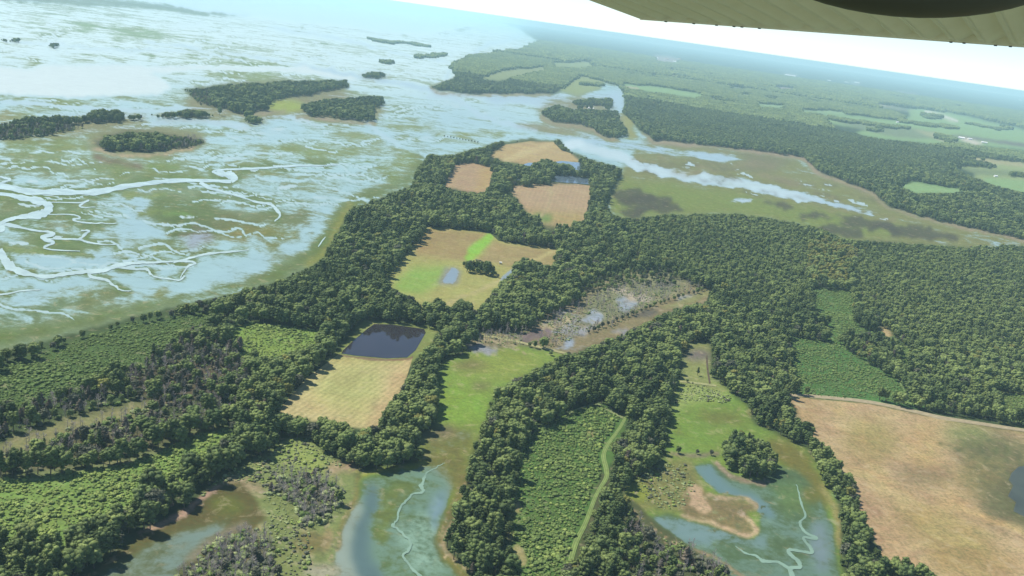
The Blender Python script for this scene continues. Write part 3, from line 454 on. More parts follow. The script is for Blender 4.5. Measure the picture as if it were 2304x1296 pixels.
K(0, [(1150, 1130), (1168, 1135), (1165, 1165), (1152, 1160)], 2); K(0, [(1150, 1210), (1165, 1215), (1190, 1260), (1180, 1280), (1160, 1262)], 2)
K(4, [(1776, 762), (1855, 772), (1925, 802), (2010, 855), (2075, 915), (1960, 898), (1785, 886)], 3)
K(4, [(1822, 650), (1912, 656), (1925, 735), (1965, 750), (2010, 760), (2050, 790), (2040, 840), (1990, 800), (1930, 798), (1860, 775), (1830, 720)], 3)
K(1, [(1770, 745), (1790, 725), (1860, 735), (1862, 768), (1775, 760)], 3); K(1, [(1880, 770), (1930, 765), (1955, 762), (2015, 770), (2022, 815), (1980, 812), (1930, 800)], 4)
K(0, [(1970, 738), (1994, 738), (2014, 758), (2000, 763)], 1)
K(4, [(2245, 885), (2304, 892), (2600, 920), (2600, 1010), (2304, 955), (2245, 945)], 3)
K(8, [(1400, 505), (1500, 488), (1650, 484), (1780, 504), (1850, 520), (1830, 560), (1815, 605), (1820, 650), (1780, 700), (1700, 690), (1620, 650), (1560, 620), (1480, 600), (1420, 590)], 8)
K(8, [(1930, 560), (2304, 552), (2900, 650), (2900, 1000), (2304, 850), (2200, 800), (2100, 790), (2010, 750), (1930, 700), (1915, 640)], 8)
K(8, [(1430, 260), (1500, 230), (1640, 240), (1850, 290), (1960, 312), (2120, 330), (2150, 345), (2000, 400), (1900, 380), (1800, 350), (1600, 320), (1470, 300)], 6)
K(7, [(1822, 560), (1850, 535), (1925, 570), (1915, 605), (1900, 645), (1820, 640), (1815, 605)], 8)
K(2, [(1400, 1170), (1440, 1180), (1560, 1240), (1640, 1285), (1700, 1450), (1400, 1450)], 8)
K(1, [(1615, 1010), (1640, 978), (1690, 972), (1730, 1000), (1752, 1045), (1740, 1080), (1690, 1082), (1650, 1062), (1625, 1050)], 3)
K(1, [(1042, 612), (1045, 585), (1062, 590), (1085, 588), (1100, 590), (1120, 618), (1118, 624), (1085, 618)], 1)
K(1, [(1805, 945), (1835, 950), (1838, 985), (1870, 1040), (1925, 1085), (1935, 1130), (1940, 1200), (1990, 1250), (1900, 1300), (1890, 1200), (1885, 1140), (1850, 1080), (1800, 1000), (1790, 965)], 4)
TRK = [(1408, 935), (1402, 950), (1388, 972), (1368, 1000), (1358, 1025), (1364, 1055), (1364, 1075), (1346, 1105), (1335, 1130), (1316, 1180), (1296, 1220), (1284, 1262)]
_o, _w, _n = band(TRK, 24)
K(0, [tuple(q) for q in np.vstack([_o+_n*_w[:, None]/2, (_o-_n*_w[:, None]/2)[::-1]])], 1)

# ------------------------------------------------------------------ helpers
def link(o): C.objects.link(o); return o
def tag(o, label=None, cat=None, group=None, kind=None):
    if label: o['label'] = label
    if cat: o['category'] = cat
    if group: o['group'] = group
    if kind: o['kind'] = kind
    return o
def mesh(name, V, F, mats=(), smooth=False, mi=None):
    me = bpy.data.meshes.new(name); V = np.asarray(V, np.float32)
    if isinstance(F, np.ndarray) and F.ndim == 2:
        n, k = F.shape
        me.vertices.add(len(V)); me.vertices.foreach_set('co', V.ravel())
        me.loops.add(n*k); me.loops.foreach_set('vertex_index', F.ravel().astype(np.int32))
        me.polygons.add(n); me.polygons.foreach_set('loop_start', np.arange(0, n*k, k, dtype=np.int32))
        me.update(calc_edges=True)
    else:
        me.from_pydata([tuple(map(float, v)) for v in V], [], [tuple(int(i) for i in f) for f in F])
    if smooth: me.polygons.foreach_set('use_smooth', np.ones(len(me.polygons), bool))
    for m in mats: me.materials.append(m)
    if mi is not None: me.polygons.foreach_set('material_index', np.asarray(mi, np.int32))
    me.update(); return me
def obj(name, me, parent=None, loc=None):
    o = bpy.data.objects.new(name, me); link(o)
    if parent is not None: o.parent = parent
    if loc is not None: o.location = loc
    return o
def nmat(name):
    m = bpy.data.materials.new(name); m.use_nodes = True; t = m.node_tree
    return m, t, t.nodes['Principled BSDF']
def nd(t, typ, **kw):
    n = t.nodes.new(typ)
    for k, v in kw.items(): setattr(n, k, v)
    return n
def noise(t, vec, scale, detail=4, rough=.55, dist=0):
    n = nd(t, 'ShaderNodeTexNoise'); n.inputs['Scale'].default_value = scale; n.inputs['Detail'].default_value = detail
    n.inputs['Roughness'].default_value = rough; n.inputs['Distortion'].default_value = dist; t.links.new(vec, n.inputs['Vector']); return n.outputs['Fac']
def mth(t, op, a, b=None, c=None, clamp=False):
    n = nd(t, 'ShaderNodeMath', operation=op, use_clamp=clamp)
    for i, x in enumerate((a, b, c)):
        if x is None: continue
        if isinstance(x, (int, float)): n.inputs[i].default_value = x
        else: t.links.new(x, n.inputs[i])
    return n.outputs[0]
def mix(t, f, a, b, mode='MIX'):
    n = nd(t, 'ShaderNodeMix', data_type='RGBA', blend_type=mode)
    for s, x in ((n.inputs['Factor'], f), (n.inputs['A'], a), (n.inputs['B'], b)):
        if isinstance(x, (int, float)): s.default_value = x
        elif isinstance(x, tuple): s.default_value = (*x, 1)
        else: t.links.new(x, s)
    return n.outputs['Result']
def geo(t): return nd(t, 'ShaderNodeNewGeometry').outputs['Position']
def rangen(t, x, a, b, c, d):
    n = nd(t, 'ShaderNodeMapRange'); t.links.new(x, n.inputs[0])
    for i, v in enumerate((a, b, c, d)): n.inputs[i+1].default_value = v
    return n.outputs[0]

def land_material(name, rows=None, rowamt=.0, fine=.18):
    m, t, b = nmat(name); L = t.links
    p = geo(t)
    av = nd(t, 'ShaderNodeAttribute', attribute_name='veg'); aw = nd(t, 'ShaderNodeAttribute', attribute_name='wat'); ab = nd(t, 'ShaderNodeAttribute', attribute_name='bias')
    n1 = noise(t, p, 1/160, 9, .62, .8); n2 = noise(t, p, 1/34, 6, .6, 1.2)
    n3 = noise(t, p, 1/5.5, 5, .65, 0); n4 = noise(t, p, 1/900, 4, .5, .5)
    s = mth(t, 'ADD', mth(t, 'MULTIPLY', mth(t, 'SUBTRACT', n1, .5), 2.6), mth(t, 'MULTIPLY', mth(t, 'SUBTRACT', n2, .5), 1.7))
    s = mth(t, 'ADD', s, mth(t, 'MULTIPLY', mth(t, 'SUBTRACT', n4, .5), 1.2))
    s = mth(t, 'ADD', s, mth(t, 'MULTIPLY', mth(t, 'SUBTRACT', n3, .5), 1.1))
    s = mth(t, 'ADD', s, ab.outputs['Fac'])
    f = rangen(t, s, .15, .85, 0, 1)
    f.node.interpolation_type = 'SMOOTHSTEP'
    # tone variation
    vv = rangen(t, mth(t, 'ADD', mth(t, 'MULTIPLY', n3, .6), mth(t, 'MULTIPLY', n2, .4)), .3, .7, 1-fine*1.6, 1+fine*1.6)
    hv = nd(t, 'ShaderNodeHueSaturation'); L.new(av.outputs['Color'], hv.inputs['Color']); L.new(vv, hv.inputs['Value'])
    L.new(rangen(t, n2, .25, .75, .485, .515), hv.inputs['Hue'])
    n6 = noise(t, p, 1/13, 5, .7, .6); n7 = noise(t, p, 1/60, 5, .6, 1.5); n8 = noise(t, p, 1/2.6, 3, .6)
    col = mix(t, rangen(t, n7, .50, .70, 0, fine*2.4), hv.outputs['Color'], mix(t, 1.0, hv.outputs['Color'], (1.12, .96, .90), 'MULTIPLY'))
    col = mix(t, mth(t, 'MULTIPLY', rangen(t, n6, .56, .66, 0, 1), fine*1.8), col, (.30, .26, .16))
    col = mix(t, mth(t, 'MULTIPLY', rangen(t, mth(t, 'ADD', mth(t, 'MULTIPLY', n8, .6), mth(t, 'MULTIPLY', n6, .4)), .52, .40, 0, 1), fine*2.2), col, (.05, .075, .028))
    if rows:
        ang, step = rows
        mp = nd(t, 'ShaderNodeMapping'); mp.inputs['Rotation'].default_value = (0, 0, R(ang)); L.new(p, mp.inputs['Vector'])
        wv = nd(t, 'ShaderNodeTexWave'); wv.inputs['Scale'].default_value = .314/step; wv.inputs['Distortion'].default_value = 1.6; wv.inputs['Detail'].default_value = 3; wv.inputs['Detail Scale'].default_value = .25
        L.new(mp.outputs[0], wv.inputs['Vector'])
        mp2 = nd(t, 'ShaderNodeMapping'); mp2.inputs['Rotation'].default_value = (0, 0, R(ang)); mp2.inputs['Scale'].default_value = (1, .06, 1); L.new(p, mp2.inputs['Vector'])
        ns = noise(t, mp2.outputs[0], 1/5.0, 4, .6)
        rr = mth(t, 'ADD', mth(t, 'MULTIPLY', wv.outputs['Fac'], .4), mth(t, 'MULTIPLY', ns, 1.2))
        k = rangen(t, rr, .4, 1.2, 1-rowamt, 1+rowamt)
        hs = nd(t, 'ShaderNodeHueSaturation'); L.new(col, hs.inputs['Color']); L.new(k, hs.inputs['Value']); col = hs.outputs['Color']
    vw = rangen(t, n2, .25, .75, .9, 1.1)
    hw = nd(t, 'ShaderNodeHueSaturation'); L.new(aw.outputs['Color'], hw.inputs['Color']); L.new(vw, hw.inputs['Value'])
    c = mix(t, f, col, hw.outputs['Color'])
    L.new(c, b.inputs['Base Color'])
    L.new(rangen(t, f, 0, 1, .95, .40), b.inputs['Roughness'])
    L.new(rangen(t, f, 0, 1, .08, .22), b.inputs['Specular IOR Level'])
    return m
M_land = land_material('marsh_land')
def sample(maps, P3):
    u, v = proj(P3)
    x = np.clip((u-U0)*S-.5, 0, MW-1.001); y = np.clip((v-V0)*S-.5, 0, MH-1.001)
    xi, yi = x.astype(int), y.astype(int); fx, fy = x-xi, y-yi
    out = []
    for A in maps:
        fxx, fyy = (fx[:, None], fy[:, None]) if A.ndim == 3 else (fx, fy)
        out.append((A[yi, xi]*(1-fxx)+A[yi, xi+1]*fxx)*(1-fyy)+(A[yi+1, xi]*(1-fxx)+A[yi+1, xi+1]*fxx)*fyy)
    return out
def paint(me, maps):
    n = len(me.vertices); co = np.empty(n*3, np.float32); me.vertices.foreach_get('co', co); co = co.reshape(-1, 3).astype(float)
    v, w, b = sample(maps, co)
    for nm, d in (('veg', v), ('wat', w)):
        a = me.attributes.new(nm, 'FLOAT_COLOR', 'POINT'); a.data.foreach_set('color', np.hstack([d, np.ones((n, 1))]).astype(np.float32).ravel())
    a = me.attributes.new('bias', 'FLOAT', 'POINT'); a.data.foreach_set('value', b.astype(np.float32))

# ------------------------------------------------------------------ ground: one sheet, finer near the viewpoint
NA, NR = 1000, 560
az = np.linspace(R(-43), R(43), NA)
dep = np.concatenate([np.linspace(R(.32), R(36), NR-14), np.linspace(R(38), R(85), 14)])
rr = HGT/np.tan(dep)
A, D = np.meshgrid(az, rr)
V = np.stack([np.sin(A)*D, np.cos(A)*D, np.zeros_like(A)], -1).reshape(-1, 3)
i, j = np.meshgrid(np.arange(NR-1), np.arange(NA-1), indexing='ij'); a0 = (i*NA+j).ravel()
F = np.stack([a0, a0+NA, a0+NA+1, a0+1], 1)
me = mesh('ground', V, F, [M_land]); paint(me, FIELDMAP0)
ground = tag(obj('ground', me), 'flat salt marsh and low wooded land below the aircraft', kind='structure')
# land behind and beside the view
mo, t, b = nmat('far_land'); p = geo(t)
c = mix(t, rangen(t, noise(t, p, 1/400, 7, .6, .6), .42, .58, 0, 1), (.035, .055, .022), (.16, .20, .13)); t.links.new(c, b.inputs['Base Color']); b.inputs['Roughness'].default_value = .9
Vv = []; Fv = []
ring = [0, 300, 2000, 12000, 60000]; nseg = 64
for r_ in ring[1:]:
    for k in range(nseg): a = 2*math.pi*k/nseg; Vv.append((r_*math.sin(a), r_*math.cos(a), -1.2))
for q in range(len(ring)-2):
    for k in range(nseg): Fv.append((q*nseg+k, q*nseg+(k+1) % nseg, (q+1)*nseg+(k+1) % nseg, (q+1)*nseg+k))
Fv.append(tuple(range(nseg)))
tag(obj('terrain', mesh('terrain', Vv, Fv, [mo])), 'wide flat wooded land stretching to the horizon', kind='structure')

# ------------------------------------------------------------------ water
def water_mat(name, deep, rough=.08, bump=.02):
    m, t, b = nmat(name); p = geo(t)
    n = noise(t, p, 1/25, 4, .6, .5)
    c = mix(t, rangen(t, n, .35, .65, 0, 1), tuple(x*.85 for x in deep), tuple(x*1.15 for x in deep)); t.links.new(c, b.inputs['Base Color'])
    b.inputs['Roughness'].default_value = rough; b.inputs['IOR'].default_value = 1.33
    if rough > .18: b.inputs['Specular IOR Level'].default_value = .3
    bp = nd(t, 'ShaderNodeBump'); bp.inputs['Strength'].default_value = bump; bp.inputs['Distance'].default_value = 1; t.links.new(noise(t, p, 1/2.5, 3, .6), bp.inputs['Height']); t.links.new(bp.outputs[0], b.inputs['Normal'])
    return m
M_creek = water_mat('creek_water', tuple(lin((190, 214, 210))*.58), .25)
M_teal = water_mat('silty_water', tuple(lin((146, 178, 158))*.52), .35)
M_pond = water_mat('pond_water', tuple(lin((58, 54, 60))*.5), .05, .015)
M_bay = water_mat('bay_water', tuple(lin((150, 190, 200))*.85), .3)
M_flood = water_mat('flood_water', tuple(lin((104, 122, 138))*.5), .15)
M_weed = water_mat('weedy_water', tuple(lin((84, 92, 78))*.5), .3)
def ribbon(name, pts, w, mat, z, label, wiggle=0, kind='structure'):
    o, wo, n = band(pts, w, 10)
    if wiggle:
        s = np.arange(len(o)); wob = (fbm(s/3.1, s*0+3.3, 3, len(pts))-.5)*2*wiggle; o = o+n*wob[:, None]; wo = wo*(1+.5*(fbm(s/2.3, s*0+7.7, 2, 4)-.5)*2)
    Vl = []
    for k in range(len(o)):
        z += .002
        # width measured across the ground: the picture squeezes depth, so offset along the picture normal keeps the outline
        Vl.append(at(*(o[k]+n[k]*wo[k]/2), z)); Vl.append(at(*(o[k]-n[k]*wo[k]/2), z))
    Fl = [(2*k, 2*k+1, 2*k+3, 2*k+2) for k in range(len(o)-1)]
    return tag(obj(name, mesh(name, Vl, Fl, [mat])), label, kind=kind)
def sheet(name, poly, mat, z, label, maps=None, cells=0):
    bm = bmesh.new(); vs_ = [bm.verts.new(at(u, v, z)) for u, v in poly]; bm.faces.new(vs_)
    if cells:
        co = np.array([v.co for v in bm.verts]); lo, hi = co.min(0), co.max(0)
        for ax in (0, 1):
            no = (1, 0, 0) if ax == 0 else (0, 1, 0)
            for x in np.linspace(lo[ax], hi[ax], cells+2)[1:-1]:
                q = [0, 0, 0]; q[ax] = x
                bmesh.ops.bisect_plane(bm, geom=bm.verts[:]+bm.edges[:]+bm.faces[:], plane_co=q, plane_no=no)
    bmesh.ops.recalc_face_normals(bm, faces=bm.faces)
    me = bpy.data.meshes.new(name); bm.to_mesh(me); bm.free(); me.materials.append(mat)
    if me.polygons[0].normal.z < 0: me.flip_normals()
    if maps: paint(me, maps)
    return tag(obj(name, me), label, kind='structure')
for p_, w_, l_ in CR: ribbon('creek', p_, [x*.85 for x in w_], M_creek, .30, l_, 1.2)
ribbon('creek', [(1000, 1040), (985, 1050), (962, 1062), (955, 1075), (948, 1092), (952, 1106), (930, 1112), (912, 1128), (898, 1150), (893, 1172), (884, 1182), (900, 1196), (922, 1216), (920, 1236), (908, 1250), (925, 1275), (945, 1296), (960, 1330)], [1, 2, 2, 5, 9, 7, 3, 5, 5, 4, 6, 5, 5, 6, 5, 5, 6, 7], M_teal, .12, 'narrow pale green creek winding down the middle bay', 3.4)
ribbon('creek', [(1792, 1090), (1798, 1110), (1802, 1130), (1812, 1160), (1800, 1176), (1810, 1196), (1838, 1212), (1808, 1210), (1826, 1236), (1822, 1244), (1780, 1236), (1774, 1242), (1795, 1262), (1800, 1275), (1778, 1280), (1790, 1310)], [2, 3, 4, 4, 6, 6, 6, 5, 8, 7, 6, 7, 9, 8, 10, 11], M_teal, .12, 'zigzag pale green creek in the right bay', 1.5)
ribbon('creek', [(1778, 1280), (1750, 1264), (1718, 1262), (1700, 1250), (1676, 1244), (1655, 1228)], [8, 5, 7, 4, 4, 1.5], M_teal, .16, 'side arm of the zigzag creek in the right bay', 1.5)
sheet('pond', [(842, 729), (880, 730), (954, 740), (958, 748), (950, 762), (935, 788), (916, 804), (870, 806), (800, 800), (768, 795), (772, 788), (800, 762), (826, 740)], M_pond, .2, 'dark rectangular pond above the stubble field')
sheet('pond', [(1248, 394), (1290, 395), (1332, 404), (1330, 415), (1288, 412), (1240, 408)], M_flood, .5, 'blue flooded pond above the pinkish field')
sheet('pond', [(1170, 372), (1190, 366), (1238, 366), (1262, 362), (1308, 366), (1308, 384), (1250, 384), (1200, 380)], M_flood, .55, 'shallow flood at the lower edge of the farthest field')
sheet('pond', [(1153, 399), (1178, 397), (1176, 406), (1156, 407)], M_flood, .5, 'small blue pool among trees between the two far fields')
sheet('pond', [(2276, 1064), (2292, 1050), (2330, 1046), (2480, 1080), (2480, 1200), (2330, 1180), (2300, 1160), (2280, 1150), (2286, 1130), (2268, 1116), (2280, 1092), (2270, 1080)], M_weed, .25, 'dark blue weedy pool at the right edge of the tan field')

# ------------------------------------------------------------------ fields, tracks
def field(poly, rows, amt, label, cells=80, z=.12, fine=.14):
    return sheet('field', poly, land_material('field_soil', rows, amt, fine), z, label, FIELDMAP1, cells)
field([(762, 797), (800, 802), (870, 808), (918, 806), (930, 800), (915, 850), (890, 905), (862, 940), (838, 975), (740, 955), (612, 938), (690, 850)], (17, 5), .16, 'tan mown stubble field below the dark pond')
field([(962, 510), (1102, 524), (1122, 542), (1258, 561), (1250, 612), (1180, 640), (1075, 712), (1000, 712), (935, 705), (870, 650), (866, 628), (898, 588), (935, 545)], (75, 6), .08, 'olive and tan meadow in the middle of the peninsula')
field([(1090, 352), (1138, 325), (1195, 317), (1245, 319), (1262, 337), (1304, 352), (1310, 370), (1200, 374), (1120, 368)], (60, 9), .1, 'farthest tan field at the tip of the peninsula', z=.3)
field([(994, 420), (1025, 369), (1065, 366), (1112, 374), (1114, 400), (1106, 426), (1070, 440)], (12, 8), .09, 'pinkish ploughed field on the left of the peninsula', z=.3)
field([(1132, 420), (1200, 414), (1240, 410), (1290, 413), (1330, 418), (1330, 450), (1320, 500), (1275, 530), (1225, 530), (1180, 490), (1145, 450)], (4, 8), .09, 'pinkish striped field below the blue pond', z=.3)
field([(1778, 892), (1960, 910), (2130, 946), (2310, 974), (2640, 1035), (2640, 1420), (2080, 1420), (1990, 1260), (1925, 1130), (1860, 1020), (1780, 940)], (-10, 5), .06, 'large tan and brown stubble field at lower right', cells=170, fine=.2)
M_track = land_material('track_ground', None, 0, .12)
def track(name, pts, w, col, z, label):
    o = ribbon(name, pts, w, None, z, label)
    m, t, b = nmat(name); p = geo(t); c0 = tuple(lin(col)*KA)
    t.links.new(mix(t, rangen(t, noise(t, p, 1/6, 4), .35, .65, 0, 1), tuple(x*.8 for x in c0), tuple(x*1.15 for x in c0)), b.inputs['Base Color']); b.inputs['Roughness'].default_value = .95
    o.data.materials.clear(); o.data.materials.append(m)
    if 'road' in name or 'grass_track' in name:
        m2, t2, b2 = nmat('wheel_rut'); b2.inputs['Base Color'].default_value = (*[x*(.62 if 'grass' in name else .72) for x in c0], 1); b2.inputs['Roughness'].default_value = .95
        wl = [w]*len(pts) if np.isscalar(w) else w
        o_, w_, n_ = band(pts, wl, 10)
        for sg in (-.24, .24):
            Vl = []
            for k in range(len(o_)):
                for e_ in (-.07, .07): Vl.append(at(*(o_[k]+n_[k]*w_[k]*(sg+e_)), z+.9*.05+k*.002+.03))
            me = mesh('wheel_rut', Vl, [(2*k, 2*k+1, 2*k+3, 2*k+2) for k in range(len(o_)-1)], [m2]); obj('wheel_rut', me, o)
    return o
track('grass_track', TRK, [6, 7, 7, 8, 10, 11, 10, 8, 9, 10, 12, 12], (136, 160, 82), .14, 'pale green mown track beside the shrub plantation')
track('dirt_road', [(1776, 888), (1860, 894), (1960, 905), (2060, 926), (2120, 940), (2200, 952), (2304, 968), (2480, 992)], [6, 7, 7, 7, 8, 7, 7, 7], (186, 172, 136), .2, 'pale dirt road along the top of the tan field')
track('path', [(1070, 752), (1110, 758), (1160, 768), (1220, 782), (1285, 798)], [6, 5, 5, 5, 4], (168, 164, 112), .25, 'pale embankment path across the head of the middle bay')
track('path', [(1530, 858), (1570, 862), (1612, 868)], 4, (166, 168, 112), .25, 'short path across the head of the right bay')
track('path', [(1988, 812), (2010, 840), (2030, 870), (2046, 912)], [4, 3, 3, 5], (126, 150, 88), .15, 'thin grass path through the right plantation')
track('path', [(1208, 968), (1222, 960), (1262, 950), (1290, 925), (1340, 910), (1360, 918), (1402, 940)], [6, 5, 3, 3, 4, 4, 5], (138, 150, 96), .15, 'grass margin along the top of the shrub plantation')
track('dirt_road', [(2080, 250), (2105, 256), (2130, 264), (2155, 273)], [4, 4, 4, 4], (206, 208, 184), 1.0, 'pale farm road between far green fields')

# ------------------------------------------------------------------ foliage
def leafmat(name, c1, c2, vr=.25, big=0):
    m, t, b = nmat(name); L = t.links; p = geo(t)
    oi = nd(t, 'ShaderNodeObjectInfo')
    n1 = noise(t, p, 1/2.2, 4, .6); nb = mth(t, 'ADD', mth(t, 'MULTIPLY', noise(t, p, 1/70, 4, .6), .5), mth(t, 'MULTIPLY', noise(t, p, 1/420, 4, .6), .5))
    f = mth(t, 'ADD', mth(t, 'MULTIPLY', oi.outputs['Random'], .55), mth(t, 'MULTIPLY', rangen(t, nb, .38, .62, 0, 1), .45))
    c = mix(t, f, c1, c2)
    h = nd(t, 'ShaderNodeHueSaturation'); L.new(c, h.inputs['Color'])
    L.new(mth(t, 'ADD', rangen(t, n1, .3, .7, 1-vr, 1+vr), rangen(t, mth(t, 'FRACT', mth(t, 'MULTIPLY', oi.outputs['Random'], 17.3)), 0, 1, -.18, .18)), h.inputs['Value'])
    L.new(h.outputs[0], b.inputs['Base Color']); b.inputs['Roughness'].default_value = .8; b.inputs['Specular IOR Level'].default_value = .15
    return m
ML_dark = leafmat('leaf_dark', (.050, .082, .026), (.115, .152, .050))
ML_mid = leafmat('leaf_mid', (.082, .120, .034), (.165, .205, .062))
ML_lite = leafmat('leaf_light', (.11, .155, .045), (.18, .225, .08))
ML_grey = leafmat('leaf_greyish', (.075, .085, .055), (.11, .115, .075))
ML_yel = leafmat('leaf_yellow', (.13, .145, .035), (.19, .185, .05))
ML_brn = leafmat('leaf_brown', (.11, .095, .065), (.17, .14, .11))
ML_shr = leafmat('shrub_leaf', (.14, .20, .045), (.23, .285, .08))
ML_shd = leafmat('shrub_leaf_dark', (.075, .125, .032), (.135, .185, .052))
ML_reed = leafmat('reed_leaf', (.16, .20, .08), (.25, .29, .13))
mt_, t_, b_ = nmat('bark'); b_.inputs['Base Color'].default_value = (.09, .07, .055, 1); b_.inputs['Roughness'].default_value = .9
md_, t_, b_ = nmat('dead_wood'); b_.inputs['Base Color'].default_value = (.30, .27, .25, 1); b_.inputs['Roughness'].default_value = .9

def ico(sub):
    bm = bmesh.new(); bmesh.ops.create_icosphere(bm, subdivisions=sub, radius=1); bm.verts.ensure_lookup_table()
    v = np.array([x.co[:] for x in bm.verts]); f = np.array([[q.index for q in x.verts] for x in bm.faces]); bm.free(); return v, f
IC1, IC2 = ico(1), ico(2)
def blob(c, r, rg, ic=IC2, am=.25):
    v, f = ic; rad = 1+am*(rg.random(len(v))-.5)*2
    return v*rad[:, None]*np.array(r)+np.array(c), f
def tube(pts, rads, n=5):
    V, F = [], []
    pts = [np.array(p, float) for p in pts]
    for k, (p, r) in enumerate(zip(pts, rads)):
        d = pts[min(k+1, len(pts)-1)]-pts[max(k-1, 0)]; d /= np.linalg.norm(d)+1e-9
        x = np.cross(d, (0.3, .9, .1)); x /= np.linalg.norm(x); y = np.cross(d, x)
        for q in range(n): a = 2*math.pi*q/n; V.append(p+r*(x*math.cos(a)+y*math.sin(a)))
    for k in range(len(pts)-1):
        for q in range(n):
            a, b_ = k*n+q, k*n+(q+1) % n; F.append((a, b_, b_+n)); F.append((a, b_+n, a+n))
    return np.array(V), np.array(F)
def join(parts):
    V, F, k = [], [], 0
    for v, f in parts: V.append(v); F.append(np.asarray(f)+k); k += len(v)
    return np.vstack(V), np.vstack(F)
def leaves(rg, cs, rs, n, sz):
    """small tilted leaf sprays spread over the clumps"""
    k = rg.integers(0, len(cs), n); d = rg.normal(size=(n, 3)); d[:, 2] = np.abs(d[:, 2])*.8-.15; d /= np.linalg.norm(d, axis=1)[:, None]
    c = cs[k]+d*rs[k]*(.90+.40*rg.random((n, 1)))
    a = rg.normal(size=(n, 3)); a /= np.linalg.norm(a, axis=1)[:, None]; b2 = np.cross(a, d+rg.normal(size=(n, 3))*.5); b2 /= np.linalg.norm(b2, axis=1)[:, None]+1e-6
    s = sz*(.6+.8*rg.random((n, 1)))
    V = np.concatenate([c-a*s, c+b2*s*.7, c+a*s], 1).reshape(-1, 3)
    return V, np.arange(3*n).reshape(-1, 3)
def crown_broad(rg, h=14., rw=5.2, nb=30):
    cs, rs, parts = [], [], []
    lean = rg.normal(size=2)*.4
    for k in range(nb):
        t = (k+.5)/nb; z = h*(.32+.60*t**.8); prof = math.sqrt(max(0, 1-((z/h-.56)/.46)**2))
        a = k*2.399+rg.random()*.7; rad = rw*prof*(.35+.5*math.sqrt(rg.random()))
        r = (1.15+1.0*rg.random())*rw/5.0
        c = np.array([rad*math.cos(a)+lean[0], rad*math.sin(a)+lean[1], z])
        cs.append(c); rs.append(np.array([r, r, r*.8])); parts.append(blob(c, (r, r, r*.8), rg, IC1, .3))
    cs.append(np.array([lean[0], lean[1], h*.55])); rs.append(np.array([rw*.55, rw*.55, h*.28])); parts.append(blob(cs[-1], rs[-1], rg, IC1, .2))
    parts.append(leaves(rg, np.array(cs), np.array(rs), 900, .46))
    return join(parts)
def crown_pine(rg, h=17., rw=2.8, nb=24):
    cs, rs, parts = [], [], []
    for k in range(nb):
        t = (k+.5)/nb; z = h*(.35+.62*t); rad = rw*(1.05-t)**.7*(.3+.6*rg.random()); a = k*2.399
        r = (.75+.8*rg.random())*(1.15-.6*t)
        c = np.array([rad*math.cos(a), rad*math.sin(a), z]); cs.append(c); rs.append(np.array([r*1.15, r*1.15, r*.75])); parts.append(blob(c, rs[-1], rg, IC1, .35))
    c = np.array([0, 0, h*.68]); cs.append(c); rs.append(np.array([rw*.4, rw*.4, h*.26])); parts.append(blob(c, rs[-1], rg, IC1, .2))
    parts.append(leaves(rg, np.array(cs), np.array(rs), 640, .42))
    return join(parts)
def trunk(rg, h, r=.28):
    parts = [tube([(0, 0, -.3), (.1, 0, h*.3), (.2*rg.normal(), .2*rg.normal(), h*.72)], [r*1.3, r, r*.4], 6)]
    for k in range(4):
        a = k*1.7+rg.random(); z = h*(.3+.1*k)
        parts.append(tube([(0, 0, z), (1.3*math.cos(a), 1.3*math.sin(a), z+1.2), (2.4*math.cos(a), 2.4*math.sin(a), z+2.6)], [r*.5, r*.35, r*.15], 4))
    return join(parts)
def dead_tree(rg, h=11.):
    tr = tube([(0, 0, -.3), (.1, .1, h*.5), (.3*rg.normal(), .3*rg.normal(), h)], [.26, .17, .05], 5)
    br = []
    for k in range(16):
        a = rg.random()*6.28; z = h*(.3+.6*rg.random()); l = h*.24*(1.15-z/h)+.5
        p1 = np.array([math.cos(a)*l*.5, math.sin(a)*l*.5, z+l*.35]); p2 = np.array([math.cos(a)*l, math.sin(a)*l, z+l*.9])
        br.append(tube([(0, 0, z), p1, p2], [.10, .08, .035], 3))
        for s_ in (-.5, .5):
            a2 = a+s_; br.append(tube([p1, p1+np.array([math.cos(a2)*l*.5, math.sin(a2)*l*.5, l*.5])], [.06, .03], 3))
    return tr, join(br)
def shrub(rg, r=1.6, h=2.2, nb=7):
    cs, rs, parts = [], [], []
    for k in range(nb):
        a = k*2.4; rad = r*.6*math.sqrt(k/nb); q = r*(.42+.25*rg.random())
        c = np.array([rad*math.cos(a), rad*math.sin(a), h*(.35+.3*rg.random())]); cs.append(c); rs.append(np.array([q, q, q*.85])); parts.append(blob(c, rs[-1], rg, IC1, .35))
    parts.append(leaves(rg, np.array(cs), np.array(rs), 70, .24))
    return join(parts)

KINDS = []     # (shape word, colour word, crown mesh, trunk mesh, joined object)
def both(cv, tv, cm, tm, name):
    (v1, f1), (v2, f2) = cv, tv
    V, F = join([cv, tv]); me = mesh(name, V, F, [cm, tm], False, [0]*len(f1)+[1]*len(f2)); o = bpy.data.objects.new(name, me); return o
def add_kind(shape, colour, mat, gen, seed, h):
    rg = np.random.default_rng(seed); cv = gen(rg); tv = trunk(rg, h)
    KINDS.append((shape, colour, mesh('crown', cv[0], cv[1], [mat]), mesh('trunk', tv[0], tv[1], [mt_]), both(cv, tv, mat, mt_, 'tree_form')))
add_kind('broad rounded', 'dark green', ML_dark, lambda r: crown_broad(r, 14, 5.0), 1, 14)
add_kind('broad rounded', 'mid green', ML_mid, lambda r: crown_broad(r, 13.5, 5.4), 2, 13)
add_kind('tall oval', 'dark green', ML_dark, lambda r: crown_broad(r, 17, 3.9, 28), 3, 16)
add_kind('tall oval', 'mid green', ML_mid, lambda r: crown_broad(r, 16, 4.0, 28), 4, 16)
add_kind('narrow pointed', 'dark green', ML_dark, lambda r: crown_pine(r, 17, 2.9), 5, 16)
